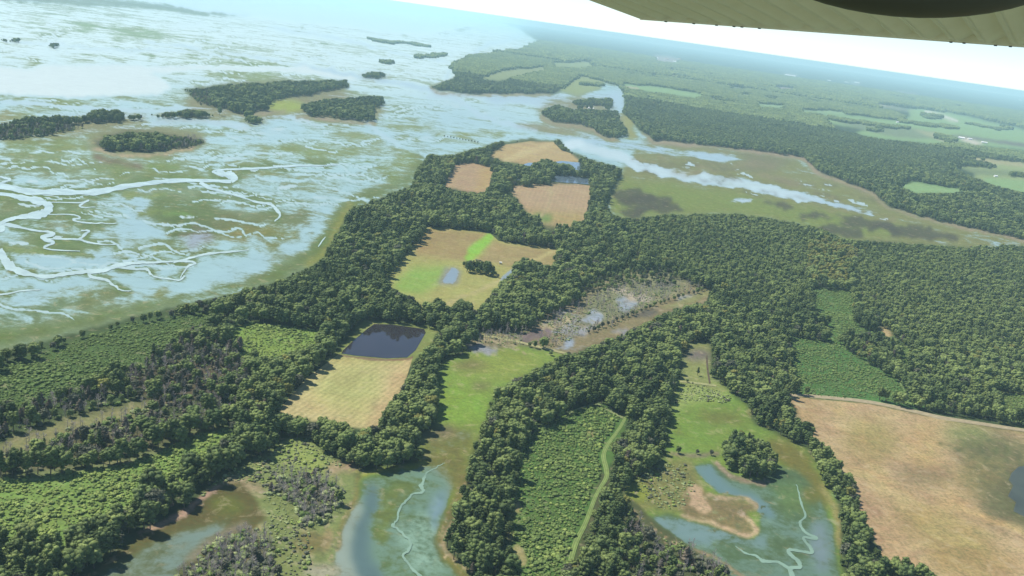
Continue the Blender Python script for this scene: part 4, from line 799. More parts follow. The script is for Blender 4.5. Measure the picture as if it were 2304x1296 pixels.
add_kind('small bushy', 'light green', ML_lite, lambda r: crown_broad(r, 10.5, 4.0, 22), 6, 10)
add_kind('small bushy', 'greyish', ML_grey, lambda r: crown_broad(r, 11, 3.8, 22), 8, 10)
add_kind('tall oval', 'brownish', ML_brn, lambda r: crown_pine(r, 12, 2.6), 9, 11)
add_kind('broad rounded', 'yellowish', ML_yel, lambda r: crown_broad(r, 12, 4.2, 24), 10, 12)
KW = {8: [.03, .30, .05, .30, .04, .22, .05, .0, .01], 9: [0, .04, 0, .06, .10, .12, .30, .38, 0], 10: [0, .08, 0, .1, .1, .3, .4, .02, 0], 1: [.14, .24, .13, .18, .10, .10, .07, .01, .03], 2: [.04, .08, .05, .12, .10, .12, .22, .27, .0], 7: [.0, .08, 0, .1, 0, .1, 0, 0, .72]}
TH = np.array([14, 13.5, 17, 16, 17, 10.5, 11, 12, 12.])

def canopy(P3):
    u, v = proj(P3); x = ((u-U0)*S).astype(int); y = ((v-V0)*S).astype(int)
    ok = (x >= 0) & (x < MW) & (y >= 0) & (y < MH)
    return np.where(ok, CAN[np.clip(y, 0, MH-1), np.clip(x, 0, MW-1)], 0), u, v
def cand(d0, d1, sp):
    """jittered points between two distances, inside the view and a margin beside it"""
    xm = d1*math.sin(R(36)); gx = np.arange(-xm, xm, sp); gy = np.arange(d0*.7, d1, sp)
    X, Y = np.meshgrid(gx, gy); X = X+(rng.random(X.shape)-.5)*sp*.85; Y = Y+(rng.random(Y.shape)-.5)*sp*.85
    X, Y = X.ravel(), Y.ravel(); D = np.hypot(X, Y); k = (D >= d0) & (D < d1) & (np.abs(X) < Y*.78)
    return X[k], Y[k], D[k]
def inst(name, pts, protos, idx, scale, rot, label, cat=None):
    me = bpy.data.meshes.new(name); n = len(pts); me.vertices.add(n); me.vertices.foreach_set('co', np.asarray(pts, np.float32).ravel())
    for nm, ty, d in (('pick', 'INT', idx.astype(np.int32)), ('sz', 'FLOAT', scale.astype(np.float32)), ('turn', 'FLOAT', rot.astype(np.float32))):
        me.attributes.new(nm, ty, 'POINT').data.foreach_set('value', d)
    ng = bpy.data.node_groups.new(name+'_scatter', 'GeometryNodeTree'); ng.interface.new_socket('Geometry', in_out='INPUT', socket_type='NodeSocketGeometry'); ng.interface.new_socket('Geometry', in_out='OUTPUT', socket_type='NodeSocketGeometry')
    gi = ng.nodes.new('NodeGroupInput'); go = ng.nodes.new('NodeGroupOutput'); L = ng.links
    src = gi.outputs[0]; outs = []
    jn = ng.nodes.new('GeometryNodeJoinGeometry')
    pk = ng.nodes.new('GeometryNodeInputNamedAttribute'); pk.data_type = 'INT'; pk.inputs[0].default_value = 'pick'
    szn = ng.nodes.new('GeometryNodeInputNamedAttribute'); szn.data_type = 'FLOAT'; szn.inputs[0].default_value = 'sz'
    tn = ng.nodes.new('GeometryNodeInputNamedAttribute'); tn.data_type = 'FLOAT'; tn.inputs[0].default_value = 'turn'
    cx = ng.nodes.new('ShaderNodeCombineXYZ'); L.new(tn.outputs[0], cx.inputs[2])
    for k, po in enumerate(protos):
        oi = ng.nodes.new('GeometryNodeObjectInfo'); oi.inputs[0].default_value = po; oi.inputs[1].default_value = True
        cmp_ = ng.nodes.new('FunctionNodeCompare'); cmp_.data_type = 'INT'; cmp_.operation = 'EQUAL'; L.new(pk.outputs[0], cmp_.inputs[2]); cmp_.inputs[3].default_value = k
        ip = ng.nodes.new('GeometryNodeInstanceOnPoints'); L.new(src, ip.inputs['Points']); L.new(cmp_.outputs[0], ip.inputs['Selection']); L.new(oi.outputs['Geometry'], ip.inputs['Instance'])
        L.new(cx.outputs[0], ip.inputs['Rotation']); L.new(szn.outputs[0], ip.inputs['Scale']); L.new(ip.outputs[0], jn.inputs[0])
    L.new(jn.outputs[0], go.inputs[0])
    o = obj(name, me); md = o.modifiers.new('scatter', 'NODES'); md.node_group = ng
    return tag(o, label, cat, kind='stuff')

# woods: gather every tree
TX, TY, TK, TS, TC = [], [], [], [], []
for d0, d1, sp, only8 in [(330, 1300, 6.6, 0), (330, 1300, 7.5, 1), (1300, 2600, 7.6, 0), (1300, 2600, 8.5, 1), (2600, 5200, 9.5, 0)]:
    X, Y, D = cand(d0, d1, sp)
    Pb = np.stack([X, Y, np.zeros_like(X)], 1); cb, u, v = canopy(Pb)
    sel = np.isin(cb, (8,) if only8 else (1, 2, 7, 8, 9, 10)); X, Y, D, Pb, cb = X[sel], Y[sel], D[sel], Pb[sel], cb[sel]
    k = np.zeros(len(X), int); r = rng.random(len(X))
    # the mix drifts from stand to stand
    drift = fbm(X/90, Y/90, 3, 31)
    for code, w in KW.items():
        m = cb == code; w = np.array(w)[None]*np.ones((m.sum(), 1)); dr = (drift[m]-.5)[:, None]
        w = w*np.exp(dr*np.array([-4, 3, -4, 3, -5, 5, 2, 1, 2])[None]); w /= w.sum(1)[:, None]
        k[m] = np.minimum((w.cumsum(1) < r[m][:, None]).sum(1), 8)
    s = (.62+.62*rng.random(len(X))**1.3)*np.where(D > 2600, 1.15, np.where(D > 1300, 1.1, 1.0))*np.where(cb == 2, .8, np.where(cb == 8, .64, np.where((cb == 9) | (cb == 10), .62, 1)))
    s *= np.where(rng.random(len(X)) < .05, 1.28, 1)
    s *= 1-.10*np.clip((X-60)/300, 0, 1)*(D < 2600)
    hh = TH[k]*s
    Pt = np.stack([X, Y, hh*.8], 1); ct, _, _ = canopy(Pt); ok = ct > 0
    for sx_ in (-1, 1):
        cs_, _, _ = canopy(np.stack([X+sx_*3.4*s, Y, hh*.45], 1)); ok &= ~((cs_ == 0) & (D < 1600) & (cb != 9))
    # shrink where the full height would cover open ground
    s2 = s*.55; ct2, _, _ = canopy(np.stack([X, Y, TH[k]*s2*.8], 1)); s = np.where(ok, s, s2); cs2, _, _ = canopy(np.stack([X+1.8, Y, TH[k]*s2*.4], 1)); ok = ok | ((ct2 > 0) & (cs2 > 0) & (rng.random(len(X)) < .8))
    thin = np.where(cb == 2, rng.random(len(X)) < .55, np.where(cb == 9, rng.random(len(X)) < .2, np.where(cb == 10, rng.random(len(X)) < .7, True)))
    ok &= thin
    TX.append(X[ok]); TY.append(Y[ok]); TK.append(k[ok]); TS.append(s[ok]); TC.append(cb[ok])
TX, TY, TK, TS, TC = map(np.concatenate, (TX, TY, TK, TS, TC))
TP = np.stack([TX, TY, np.zeros_like(TX)], 1); TD = np.hypot(TX, TY)
tu, tv = proj(TP+np.array([0, 0, 7]))
inview = (tu > -5) & (tu < W0+5) & (tv < H0+15) & (tv > 0)
order = np.where(inview)[0]; order = order[np.argsort(-(TH[TK]*TS/np.hypot(TD, HGT))[order])]
solo = order[:296]
print('TREES', len(TX), 'in view', inview.sum(), 'solo dist', TD[solo].max())
STANDS = [((80, 1240), 'the lower left corner wood'), ((300, 1150), 'the brown inlet tree belt'), ((560, 1010), 'the belt below the pale plantation'), ((780, 1000), 'the belt under the stubble field'), ((900, 1000), 'the clump left of the bay'), ((940, 870), 'the strip right of the stubble'),
          ((500, 1270), 'the brownish bottom edge thicket'), ((690, 1130), 'the bare reed marsh thicket'), ((1050, 1180), 'the middle bay right bank wood'), ((1090, 1020), 'the wood left of the plantation'), ((1200, 900), 'the wood above the shrub strip'), ((1080, 1270), 'the middle bay wooded point'),
          ((1400, 1150), 'the wood below the green track'), ((1450, 1000), 'the wood right of the track'), ((1480, 880), 'the wood beside the right bay'), ((1500, 1270), 'the pale right bay thicket'), ((1690, 1030), 'the round wooded islet'), ((1730, 900), 'the wood above the wooded islet'),
          ((1820, 970), 'the tree line by the tan field'), ((1890, 1080), 'the hedge beside the tan field'), ((1920, 1200), 'the lower tan field hedge'), ((2030, 1280), 'the clump below the tan field'), ((560, 850), 'the wood below the bright clearing')]
used_first = {}
def make_tree(i):
    k = TK[i]; sh, cl, cm, tm, _ = KINDS[k]
    e = bpy.data.objects.new('tree', None); link(e); e.location = (TX[i], TY[i], 0); e.rotation_euler = (0, 0, rng.random()*6.28); s = float(TS[i]); e.scale = (s, s, s); e.empty_display_size = 1
    if k not in used_first:
        a, b2 = bpy.data.objects.new('crown', cm), bpy.data.objects.new('trunk', tm); used_first[k] = (a, b2)
    else:
        a, b2 = used_first[k][0].copy(), used_first[k][1].copy()
    for q in (a, b2): link(q); q.parent = e
    j = min(range(len(STANDS)), key=lambda q: (STANDS[q][0][0]-tu[i])**2+(STANDS[q][0][1]-tv[i])**2)
    size = 'large' if s > 1.07 else ('small' if s < .82 else 'medium')
    mu, mv, su, sv = SM[j]; a_ = (tu[i]-mu)/su; b_a = (tv[i]-mv)/sv
    ps = ('upper' if b_a < -.5 else 'lower' if b_a > .5 else '')+' '+('left' if a_ < -.5 else 'right' if a_ > .5 else '')
    ps = ps.strip(); ps = 'in the middle of' if not ps else f'at {ps} of'
    lb = f'{size} {cl} {sh} tree {ps} {STANDS[j][1]}'
    if len(lb.split()) > 16: lb = lb.replace(size+' ', '', 1)
    tag(e, lb, 'tree', 'trees of '+STANDS[j][1])
sj = np.array([min(range(len(STANDS)), key=lambda q: (STANDS[q][0][0]-tu[i])**2+(STANDS[q][0][1]-tv[i])**2) for i in solo])
SM = {j: (tu[solo[sj == j]].mean(), tv[solo[sj == j]].mean(), tu[solo[sj == j]].std()+1, tv[solo[sj == j]].std()+1) for j in set(sj.tolist())}
for i in solo: make_tree(int(i))
rest = np.ones(len(TX), bool); rest[solo] = False
near = rest
inst('woodland', TP[near], [q[4] for q in KINDS], TK[near], TS[near], rng.random(near.sum())*6.28, 'dense green woodland covering the peninsula, marsh islands and mainland', 'woodland')

# distant woods: patches of crowns
def patch(seed, size=44., n=26):
    rg = np.random.default_rng(seed); parts = []
    for k in range(n):
        x, y = (rg.random(2)-.5)*size; r = 4.2+2.5*rg.random(); h = 10+6*rg.random()
        parts.append(blob((x, y, h-r*.6), (r, r, r*.8+1.5), rg, IC1, .3))
        parts.append(blob((x, y, h*.35), (r*.9, r*.9, h*.42), rg, IC1, .15))
    return join(parts)
PAT = []
for q in range(4):
    pv, pf = patch(50+q); PAT.append(bpy.data.objects.new('canopy_form', mesh('canopy', pv, pf, [ML_dark if q % 2 else ML_mid])))
FX, FY, FS = [], [], []
for d0, d1, sp, sc in [(5200, 9000, 36, 1.0), (9000, 17000, 70, 2.0)]:
    X, Y, D = cand(d0, d1, sp); Pb = np.stack([X, Y, X*0], 1); cb, _, _ = canopy(Pb); ct, _, _ = canopy(Pb+np.array([0, 0, 12.]))
    ok = (cb > 0) & (ct > 0); FX.append(X[ok]); FY.append(Y[ok]); FS.append(np.full(ok.sum(), sc))
FX, FY, FS = map(np.concatenate, (FX, FY, FS)); print('PATCH', len(FX))
me_s = FS*(.9+.2*rng.random(len(FX)))
inst('distant_forest', np.stack([FX, FY, -3*(FS-1)], 1), PAT, rng.integers(0, 4, len(FX)), me_s, rng.random(len(FX))*6.28, 'far dark green forest fading to blue towards the horizon', 'forest')

# shrubs of the plantations, reed marsh and swamp
SHR = []
for q, m_ in enumerate((ML_shr, ML_shr, ML_shd, ML_shd, ML_reed, ML_grey)):
    sv, sf = shrub(np.random.default_rng(80+q), 1.7+.2*(q % 2), 1.5 if q != 4 else 1.1); SHR.append(bpy.data.objects.new('shrub_form', mesh('shrub', sv, sf, [m_])))
X, Y, D = cand(330, 2200, 2.3); Pb = np.stack([X, Y, X*0], 1); cb, _, _ = canopy(Pb)
K(6, [(1430, 1075), (1500, 1045), (1545, 1050), (1560, 1100), (1530, 1150), (1450, 1140)], 8)
K(6, [(1530, 870), (1560, 860), (1640, 888), (1650, 905), (1560, 905), (1520, 915)], 6)
cb, _, _ = canopy(Pb)
for code, pk, dens, sz, nm, lab, ct_ in [(3, (0, 1, 1, 0, 2), .80, .74, 'young_plantation', 'bright yellow-green young shrubs planted in the open clearings', 'shrubs'), (11, (2, 2, 0, 3, 2), .92, .78, 'shrub_plantation', 'dense deep green shrubs in the strip beside the grass track', 'shrubs'), (4, (2, 3, 2, 3, 3), .85, .66, 'dark_plantation', 'even dark green young plantation in the right and left clearings', 'shrubs'),
                                  (6, (4, 4, 4, 0, 5), .6, .62, 'reed_thicket', 'pale green reeds and low bushes in the marsh at bottom left', 'reeds'), (5, (4, 5, 4, 2, 4), .3, .6, 'swamp_scrub', 'low grey-green scrub growing in the flooded dead wood', 'scrub'), (9, (5, 4, 5, 3, 4), .6, 1.2, 'thicket_scrub', 'greyish low scrub at the foot of the bare thickets', 'scrub'), (2, (5, 4, 2, 3, 5), .2, 1.1, 'undergrowth', 'low mixed undergrowth below the thin brown trees', 'undergrowth')]:
    m = (cb == code) & (rng.random(len(X)) < dens*(.5+fbm(X/25, Y/25, 3, code)))
    n = m.sum(); pk = np.array(pk)
    dd = fbm(X[m]/30, Y[m]/30, 3, 77+code)
    ii = pk[np.clip((dd*1.0+rng.random(n)*.9-.45)*5, 0, 4).astype(int)]
    inst(nm, Pb[m], SHR, ii, sz*(.5+1.0*rng.random(n)**3)*(.5+1.0*dd), rng.random(n)*6.28, lab, ct_)
    print(nm, n)
# bare dead trees
DT = [dead_tree(np.random.default_rng(200+q), 9+1.3*q) for q in range(4)]
DM = [(mesh('trunk', a[0], a[1], [md_]), mesh('branches', b2[0], b2[1], [md_])) for a, b2 in DT]
DJ = [bpy.data.objects.new('dead_tree_form', mesh('dead_tree', *join([a, b2]), [md_])) for a, b2 in DT]
X, Y, D = cand(330, 2200, 4.6); Pb = np.stack([X, Y, X*0], 1); cb, u, v = canopy(Pb)
m = ((cb == 5) & (rng.random(len(X)) < .22)) | ((cb == 2) & (rng.random(len(X)) < .3)) | ((cb == 9) & (rng.random(len(X)) < .75))
X, Y, cb, u, v, D, Pb = X[m], Y[m], cb[m], u[m], v[m], D[m], Pb[m]; dk = rng.integers(0, 4, len(X)); ds = .6+.45*rng.random(len(X))
iv = np.where((u > 0) & (u < W0) & (v < H0) & (v > 0))[0]; iv = iv[np.argsort(D[iv])][:240]
DS = [((60, 1010), 'the left grey wood above the plantation'), ((250, 960), 'the grey wood beside the grass strip'), ((400, 930), 'the bare wood above the plantation'), ((410, 840), 'the brown thicket below the dark green shrubs'), ((700, 1120), 'the grey thicket in the pale reed marsh'), ((540, 1260), 'the grey thicket at the bottom edge'), ((1250, 730), 'the flooded swamp'), ((1420, 1210), 'the thicket beside the green track'), ((1480, 1270), 'the pale right bay thicket'), ((1560, 1260), 'the thicket below the right bay'), ((1640, 1290), 'the last thicket at the bottom')]
dj = np.array([min(range(len(DS)), key=lambda q: (DS[q][0][0]-u[i])**2+(DS[q][0][1]-v[i])**2) for i in iv])
DM2 = {j: (u[iv[dj == j]].mean(), v[iv[dj == j]].mean(), u[iv[dj == j]].std()+1, v[iv[dj == j]].std()+1) for j in set(dj.tolist())}
def place_word(a, b):
    ps = (('upper' if b < -.5 else 'lower' if b > .5 else '')+' '+('left' if a < -.5 else 'right' if a > .5 else '')).strip()
    return 'amid' if not ps else f'at {ps} of'
df = {}
for i in iv:
    k = int(dk[i]); e = bpy.data.objects.new('dead_tree', None); link(e); e.location = (X[i], Y[i], 0); e.rotation_euler = (0, 0, rng.random()*6.28); s = float(ds[i]); e.scale = (s, s, s)
    if k not in df: pr = (bpy.data.objects.new('trunk', DM[k][0]), bpy.data.objects.new('branches', DM[k][1])); df[k] = pr
    else: pr = (df[k][0].copy(), df[k][1].copy())
    for q in pr: link(q); q.parent = e
    j = min(range(len(DS)), key=lambda q: (DS[q][0][0]-u[i])**2+(DS[q][0][1]-v[i])**2)
    hd = s*(9+1.3*k); mu, mv, su, sv = DM2[j]
    tag(e, f"{'tall' if hd > 10.5 else 'medium' if hd > 8.5 else 'low'} grey dead tree {place_word((u[i]-mu)/su, (v[i]-mv)/sv)} {DS[j][1]}", 'dead tree', 'dead trees of '+DS[j][1])
rs_ = np.ones(len(X), bool); rs_[iv] = False
inst('dead_wood', Pb[rs_], DJ, dk[rs_], ds[rs_], rng.random(rs_.sum())*6.28, 'bare grey dead trees standing in the swamp and thin woods', 'dead trees')
print('DEAD', len(X))

# single trees and bushes that stand alone
def lone(u, v, k, s, label):
    p = at(u, v); e = bpy.data.objects.new('tree', None); link(e); e.location = p; e.scale = (s, s, s); e.rotation_euler = (0, 0, u)
    for nm, q in (('crown', KINDS[k][2]), ('trunk', KINDS[k][3])): obj(nm, q, e)
    return tag(e, label, 'tree')
LON = [(1217, 528, 4, 1.0, 'tall dark pointed tree standing alone below the pinkish field'), (1243, 540, 4, .8, 'shorter dark tree right of the pointed tree below the pinkish field'), (976, 735, 0, 1.15, 'large dark tree between the pond and the middle meadow'), (966, 738, 2, .8, 'smaller tree leaning against the large dark tree by the pond'), (990, 734, 1, .8, 'mid green tree right of the large dark tree by the pond'),
       (1050, 613, 2, .9, 'leftmost dark tree of the row in the middle meadow'), (1062, 614, 0, .62, 'low rounded tree, second in the row in the middle meadow'), (1074, 616, 1, .6, 'low rounded tree, third in the row in the middle meadow'), (1093, 619, 0, .85, 'tallest right hand tree of the row in the middle meadow'), (1108, 622, 1, .6, 'low tree near the right end of the row in the middle meadow'), (1120, 625, 6, .45, 'small grey-green bush ending the row in the middle meadow'),
       (1569, 845, 4, .55, 'small dark cone-shaped tree alone at the head of the right bay'), (1229, 775, 4, .5, 'small dark tree on the embankment of the swamp'), (1239, 800, 5, .5, 'small light tree beside the embankment path'), (1525, 1020, 0, .45, 'small dark bush on the bank above the right bay'), (1568, 1022, 6, .38, 'small greyish bush on the bank left of the wooded islet'), (1600, 1025, 6, .45, 'grey bush at the left foot of the wooded islet'), (1545, 860, 5, .35, 'tiny light bush beside the path at the right bay head')]
for a in LON: lone(*a)
for q in range(26):      # hedge along the swamp bank
    t = q/25; u, v = 1325+t*(1590-1325)+random.uniform(-2, 2), 752+t*(652-752)+random.uniform(-2, 2)-12*math.sin(math.pi*t)*.6
    e = lone(u, v, random.choice((6, 6, 5, 1)), random.uniform(.35, .62), 'low tree in the line along the bank that splits the swamp'); e['group'] = 'bank trees across the swamp'
for q in range(12):
    t = q/11; u, v = 1000+t*75, 308+t*14; e = lone(u, v, 6, random.uniform(.35, .55), 'low dark bush in the dotted line left of the peninsula tip'); e['group'] = 'dotted line of marsh bushes'

# ------------------------------------------------------------------ farm buildings
mw_, t_, b_ = nmat('white_wall'); b_.inputs['Base Color'].default_value = (.72, .70, .66, 1)
mr_, t_, b_ = nmat('metal_roof'); b_.inputs['Base Color'].default_value = (.70, .70, .68, 1); b_.inputs['Roughness'].default_value = .4
mr2, t_, b_ = nmat('red_roof'); b_.inputs['Base Color'].default_value = (.42, .22, .18, 1)
mg_, t_, b_ = nmat('window_glass'); b_.inputs['Base Color'].default_value = (.03, .04, .05, 1); b_.inputs['Roughness'].default_value = .1
def house(u, v, L, Wd, H, rot, roof, label, name='farm_house', cat='building'):
    e = bpy.data.objects.new(name, None); link(e); e.location = at(u, v); e.rotation_euler = (0, 0, R(rot)); tag(e, label, cat)
    l, w, h, r = L/2, Wd/2, H, H+Wd*.32
    V = [(-l, -w, 0), (l, -w, 0), (l, w, 0), (-l, w, 0), (-l, -w, h), (l, -w, h), (l, w, h), (-l, w, h), (-l, 0, r), (l, 0, r)]
    obj('wall', mesh('wall', V, [(0, 1, 5, 4), (2, 3, 7, 6), (1, 2, 6, 9, 5), (3, 0, 4, 8, 7), (3, 2, 1, 0)], [mw_]), e)
    o_ = .6; k = .32*2*(o_/2); th = .25
    V = []
    for z_ in (0.03, th): V += [(-l-o_, -w-o_, h-k*1.0+z_), (l+o_, -w-o_, h-k+z_), (-l-o_, 0, r+z_), (l+o_, 0, r+z_), (-l-o_, w+o_, h-k+z_), (l+o_, w+o_, h-k+z_)]
    obj('roof', mesh('roof', V, [(6, 7, 9, 8), (8, 9, 11, 10), (2, 3, 1, 0), (4, 5, 3, 2), (0, 1, 7, 6), (5, 4, 10, 11), (0, 6, 8, 2), (2, 8, 10, 4), (1, 3, 9, 7), (3, 5, 11, 9)], [roof]), e)
    def slab(nm, x0, x1, z0, z1, y, mat): 
        V = [(x, yy, z) for yy in (y-.06, y+.02) for x, z in ((x0, z0), (x1, z0), (x1, z1), (x0, z1))]
        obj(nm, mesh(nm, V, [(0, 1, 2, 3), (7, 6, 5, 4), (0, 4, 5, 1), (1, 5, 6, 2), (2, 6, 7, 3), (3, 7, 4, 0)], [mat]), e)
    n = max(2, int(L/5))
    for q in range(n):
        x = -l+L*(q+.5)/n
        if q == n//2: slab('door', x-.6, x+.6, 0.05, 2.1, -w-.04, mt_)
        else: slab('window', x-.6, x+.6, 1.0, 2.2, -w-.04, mg_)
    return e
HS = [(1328, 246, 26, 12, 5, 10, mr_, 'white farmhouse with pale roof in the small grove by the marsh'), (1308, 243, 12, 9, 4, 40, mr_, 'small pale shed left of the farmhouse in the marsh grove'), (2163, 312, 34, 16, 6, -20, mr_, 'white roofed barn beside the dark ploughed strip'), (2182, 314, 26, 12, 5, 10, mr_, 'long pale shed right of the white roofed barn'), (2138, 322, 16, 10, 4, 60, mr_, 'small white shed below the tree clump left of the barn'),
      (2214, 322, 34, 12, 5, -8, mr_, 'low tan farm building right of the barns'), (2280, 362, 18, 12, 6, 0, mr_, 'white cottage under the tree row at the right edge'), (2240, 398, 12, 8, 4, 10, mr_, 'small pale shed in the green field at right'), (1911, 250, 26, 12, 5, 0, mr_, 'pale farm building left of the far orchard'), (2019, 276, 16, 12, 5, 20, mr_, 'white house between the far orchard rows'),
      (1473, 131, 110, 40, 9, 0, mr_, 'long white building at the left of the distant settlement'), (1500, 134, 70, 30, 8, 20, mr2, 'reddish roofed building in the middle of the distant settlement'), (1520, 140, 80, 30, 8, -10, mr_, 'white building at the lower right of the distant settlement'), (1528, 134, 60, 30, 8, 10, mr2, 'reddish roofed building at the right of the distant settlement'), (1512, 146, 50, 22, 7, 0, mr_, 'small white building nearest in the distant settlement'),
      (1778, 171, 190, 40, 9, 0, mr_, 'long white strip building in the far forest'), (1866, 182, 60, 30, 8, 0, mr_, 'white building in the far forest right of the long one'), (1905, 186, 80, 30, 8, 10, mr_, 'far white building left of the hooked one'), (1928, 187, 100, 40, 9, -15, mr_, 'larger far white building in the forest'), (2295, 226, 120, 50, 9, 0, mr_, 'pale building in the far forest at the right edge')]
for a in HS: house(*a)
# small white box and dark trailer in the meadow
def box(nm, L, Wd, z0, z1, mat, parent, x=0, y=0):
    V = [(x+sx*L/2, y+sy*Wd/2, z) for z in (z0, z1) for sx, sy in ((-1, -1), (1, -1), (1, 1), (-1, 1))]
    return obj(nm, mesh(nm, V, [(3, 2, 1, 0), (4, 5, 6, 7), (0, 1, 5, 4), (1, 2, 6, 5), (2, 3, 7, 6), (3, 0, 4, 7)], [mat]), parent)
e = bpy.data.objects.new('hunting_blind', None); link(e); e.location = at(1126, 594); tag(e, 'small white box hut alone in the middle meadow', 'hut')
box('cabin', 3.4, 2.4, .5, 2.6, mw_, e); box('roof', 3.8, 2.8, 2.61, 2.8, mr_, e)
for sx in (-1.4, 1.4):
    for sy in (-1, 1): box('leg', .15, .15, 0, .5, mt_, e, sx, sy)
mk_, t_, b_ = nmat('dark_paint'); b_.inputs['Base Color'].default_value = (.03, .035, .03, 1)
e = bpy.data.objects.new('farm_trailer', None); link(e); e.location = at(1076, 587); tag(e, 'dark flat farm trailer parked above the tree row in the middle meadow', 'trailer')
box('bed', 8, 2.6, 1.0, 1.5, mk_, e)
for sx in (-2.6, 2.6):
    for sy in (-1.2, 1.2): box('wheel', 1.0, .3, 0, 1.0, mk_, e, sx, sy)
box('drawbar', 1.8, .2, .9, 1.05, mk_, e, 4.9, 0)
for q, (u, v) in enumerate([(874, 768), (884, 764)]):
    pass
# timber channel edge at the head of the right bay
track('ditch', [(1590, 800), (1592, 830), (1597, 862)], 4, (92, 78, 56), .3, 'straight brown ditch at the head of the right bay')

# ------------------------------------------------------------------ the aircraft wing overhead
HW = .62                                     # height of the wing skin above the eye, in the aircraft's own frame
hv_, hs_ = 268., .142                        # picture line that the wing plane runs out to
def ray(u, v): return CX*((u-W0/2)/FOC) + CY*(-(v-H0/2)/FOC) + FW
n_w = np.cross(ray(1440, hv_), ray(2304, hv_+hs_*864)); n_w /= np.linalg.norm(n_w)
if n_w[2] < 0: n_w = -n_w
def wp(u, v, off=0.0):
    d = ray(u, v); return CAM + d*(HW+off)/(d@n_w)
mwing, t, b = nmat('cream_paint'); b.inputs['Roughness'].default_value = .45; b.inputs['Specular IOR Level'].default_value = .3
tc = geo(t); t.links.new(mix(t, rangen(t, noise(t, tc, 3.0, 5, .6), .35, .7, 0, 1), (.84, .77, .62), (.90, .83, .68)), b.inputs['Base Color'])
mdark, t, b = nmat('dark_rubber'); b.inputs['Base Color'].default_value = (.06, .055, .045, 1); b.inputs['Roughness'].default_value = .55
T1, T2 = wp(1440, 43), wp(2304, 105); TE = (T2-T1); TE /= np.linalg.norm(TE)
CH = wp(1640, 10)-wp(1740, 60); CH -= CH@n_w*n_w; CH /= np.linalg.norm(CH)            # chordwise, away from the trailing edge
wing = bpy.data.objects.new('aircraft_wing', None); link(wing); wing.location = T1
tag(wing, 'cream corrugated underside of the aircraft wing crossing the top right corner', 'wing')
def loc(p): return np.asarray(p)-T1
LEN = np.linalg.norm(T2-T1)
tipdir = wp(1330, 0)-T1; tipdir -= tipdir@n_w*n_w; tipdir /= np.linalg.norm(tipdir)
# ribs: each corrugation is a raised ridge panel running chordwise
nr = 26; step = (LEN+1.6)/nr
def skinpt(s, c, off=0.): return T1 + TE*s + CH*c + n_w*off
rib0 = None
for q in range(nr):
    s0 = q*step+.0; prof = [(0, .002), (.10, .004), (.3, .020), (.50, .042), (.60, .048), (.68, .042), (.76, .012), (1, .002)]
    Vr = []; ncs = 8
    for a in range(ncs+1):
        c_ = 1.9*a/ncs
        for (x, z) in prof: Vr.append(loc(skinpt(s0+x*step, c_, z)))
        for (x, z) in prof[::-1]: Vr.append(loc(skinpt(s0+x*step, c_, z+.004+0.0)))
    K_ = len(prof)*2; Fr = []
    for a in range(ncs):
        for j_ in range(K_):
            Fr.append((a*K_+j_, a*K_+(j_+1) % K_, (a+1)*K_+(j_+1) % K_, (a+1)*K_+j_))
    Fr.append(tuple(range(K_))); Fr.append(tuple(range(ncs*K_, (ncs+1)*K_))[::-1])
    o = obj('corrugated_panel', mesh('corrugated_panel', Vr, Fr, [mwing], True), wing)
# wing body above the skin with tip
side = T1 + tipdir*2.4
top = [T1, T1+TE*(LEN+1.6), T1+TE*(LEN+1.6)+CH*1.9, T1+CH*1.9]
Vb = [loc(p+n_w*.056) for p in top]+[loc(p+n_w*.16) for p in top]
obj('wing_body', mesh('wing_body', Vb, [(0, 1, 2, 3), (7, 6, 5, 4), (0, 4, 5, 1), (1, 5, 6, 2), (2, 6, 7, 3), (3, 7, 4, 0)], [mwing]), wing)
tp = [T1, T1+CH*1.9, T1+tipdir*2.2]
if np.linalg.norm(np.cross(tipdir, CH)) > .02:
    Vb = [loc(p+n_w*.001) for p in tp]+[loc(p+n_w*.1) for p in tp]
    obj('wing_tip', mesh('wing_tip', Vb, [(0, 1, 2), (5, 4, 3), (0, 3, 4, 1), (1, 4, 5, 2), (2, 5, 3, 0)], [mwing]), wing)
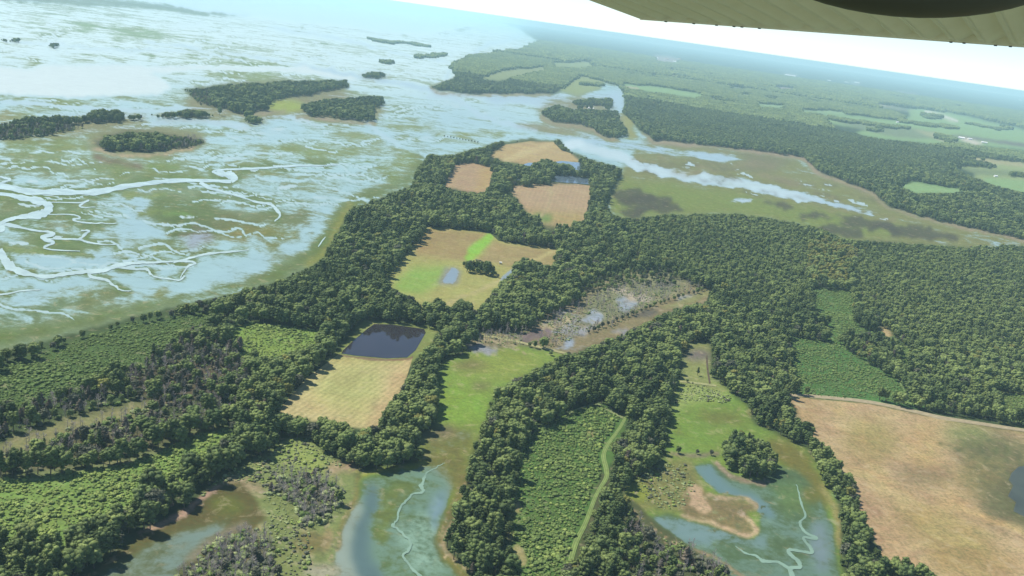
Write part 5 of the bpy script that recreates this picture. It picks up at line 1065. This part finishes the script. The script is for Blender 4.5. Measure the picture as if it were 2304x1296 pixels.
# trailing edge strip and hinge brackets
Vb = [loc(T1+TE*s+CH*c+n_w*z) for z in (-.003, .055) for s, c in ((0, -.012), (LEN+1.6, -.012), (LEN+1.6, .004), (0, .004))]
obj('trailing_edge', mesh('trailing_edge', Vb, [(3, 2, 1, 0), (4, 5, 6, 7), (0, 1, 5, 4), (1, 2, 6, 5), (2, 3, 7, 6), (3, 0, 4, 7)], [mwing]), wing)
for uu in (1476, 1540, 1592, 1632, 1650, 1690, 2128, 2158, 2230, 2264):
    p = wp(uu, 43+(uu-1440)*.0718-6); ax = T1 + TE*((p-T1)@TE)
    Vb = [loc(ax+TE*s*.007+CH*c+n_w*z) for z in (-.009, -.004) for s, c in ((-1, .012), (1, .012), (1, .03), (-1, .03))]
    obj('rivet', mesh('rivet', Vb, [(3, 2, 1, 0), (4, 5, 6, 7), (0, 1, 5, 4), (1, 2, 6, 5), (2, 3, 7, 6), (3, 0, 4, 7)], [mdark]), wing)
# dark rounded fairing under the wing standing in for an unidentified aircraft part
fc = CAM + ray(2055, -158)*.95; fx = ray(2240, -130)-ray(1840, -165); fx /= np.linalg.norm(fx); fd = ray(2040, -160); fd /= np.linalg.norm(fd)
fy = np.cross(fx, fd); fy /= np.linalg.norm(fy)
if fy[2] < 0: fy = -fy
bm = bmesh.new(); bmesh.ops.create_uvsphere(bm, u_segments=48, v_segments=24, radius=1)
for v_ in bm.verts:
    p = np.array(v_.co); q = fx*p[0]*.185 + fy*p[1]*.082 + fd*p[2]*.08; v_.co = q
me = bpy.data.meshes.new('aircraft_part'); bm.to_mesh(me); bm.free(); me.materials.append(mdark); me.polygons.foreach_set('use_smooth', np.ones(len(me.polygons), bool))
fo = obj('aircraft_part', me, None, fc); tag(fo, 'dark rounded aircraft part hanging at the top edge over the wing', 'aircraft_part')
# bead round the fairing
# ------------------------------------------------------------------ haze
hz, t, b = nmat('haze_air'); t.nodes.remove(b); pv_ = nd(t, 'ShaderNodeVolumePrincipled'); pv_.inputs['Color'].default_value = (.58, .89, 1.0, 1); pv_.inputs['Density'].default_value = HAZE_D; pv_.inputs['Anisotropy'].default_value = 0
t.links.new(pv_.outputs[0], t.nodes['Material Output'].inputs['Volume'])
hx = 70000
V = [(sx*hx, sy*hx, z) for z in (-2.5, HGT+6) for sx, sy in ((-1, -1), (1, -1), (1, 1), (-1, 1))]
tag(obj('haze', mesh('haze', V, [(3, 2, 1, 0), (4, 5, 6, 7), (0, 1, 5, 4), (1, 2, 6, 5), (2, 3, 7, 6), (3, 0, 4, 7)], [hz])), 'pale blue haze over the land', kind='stuff')
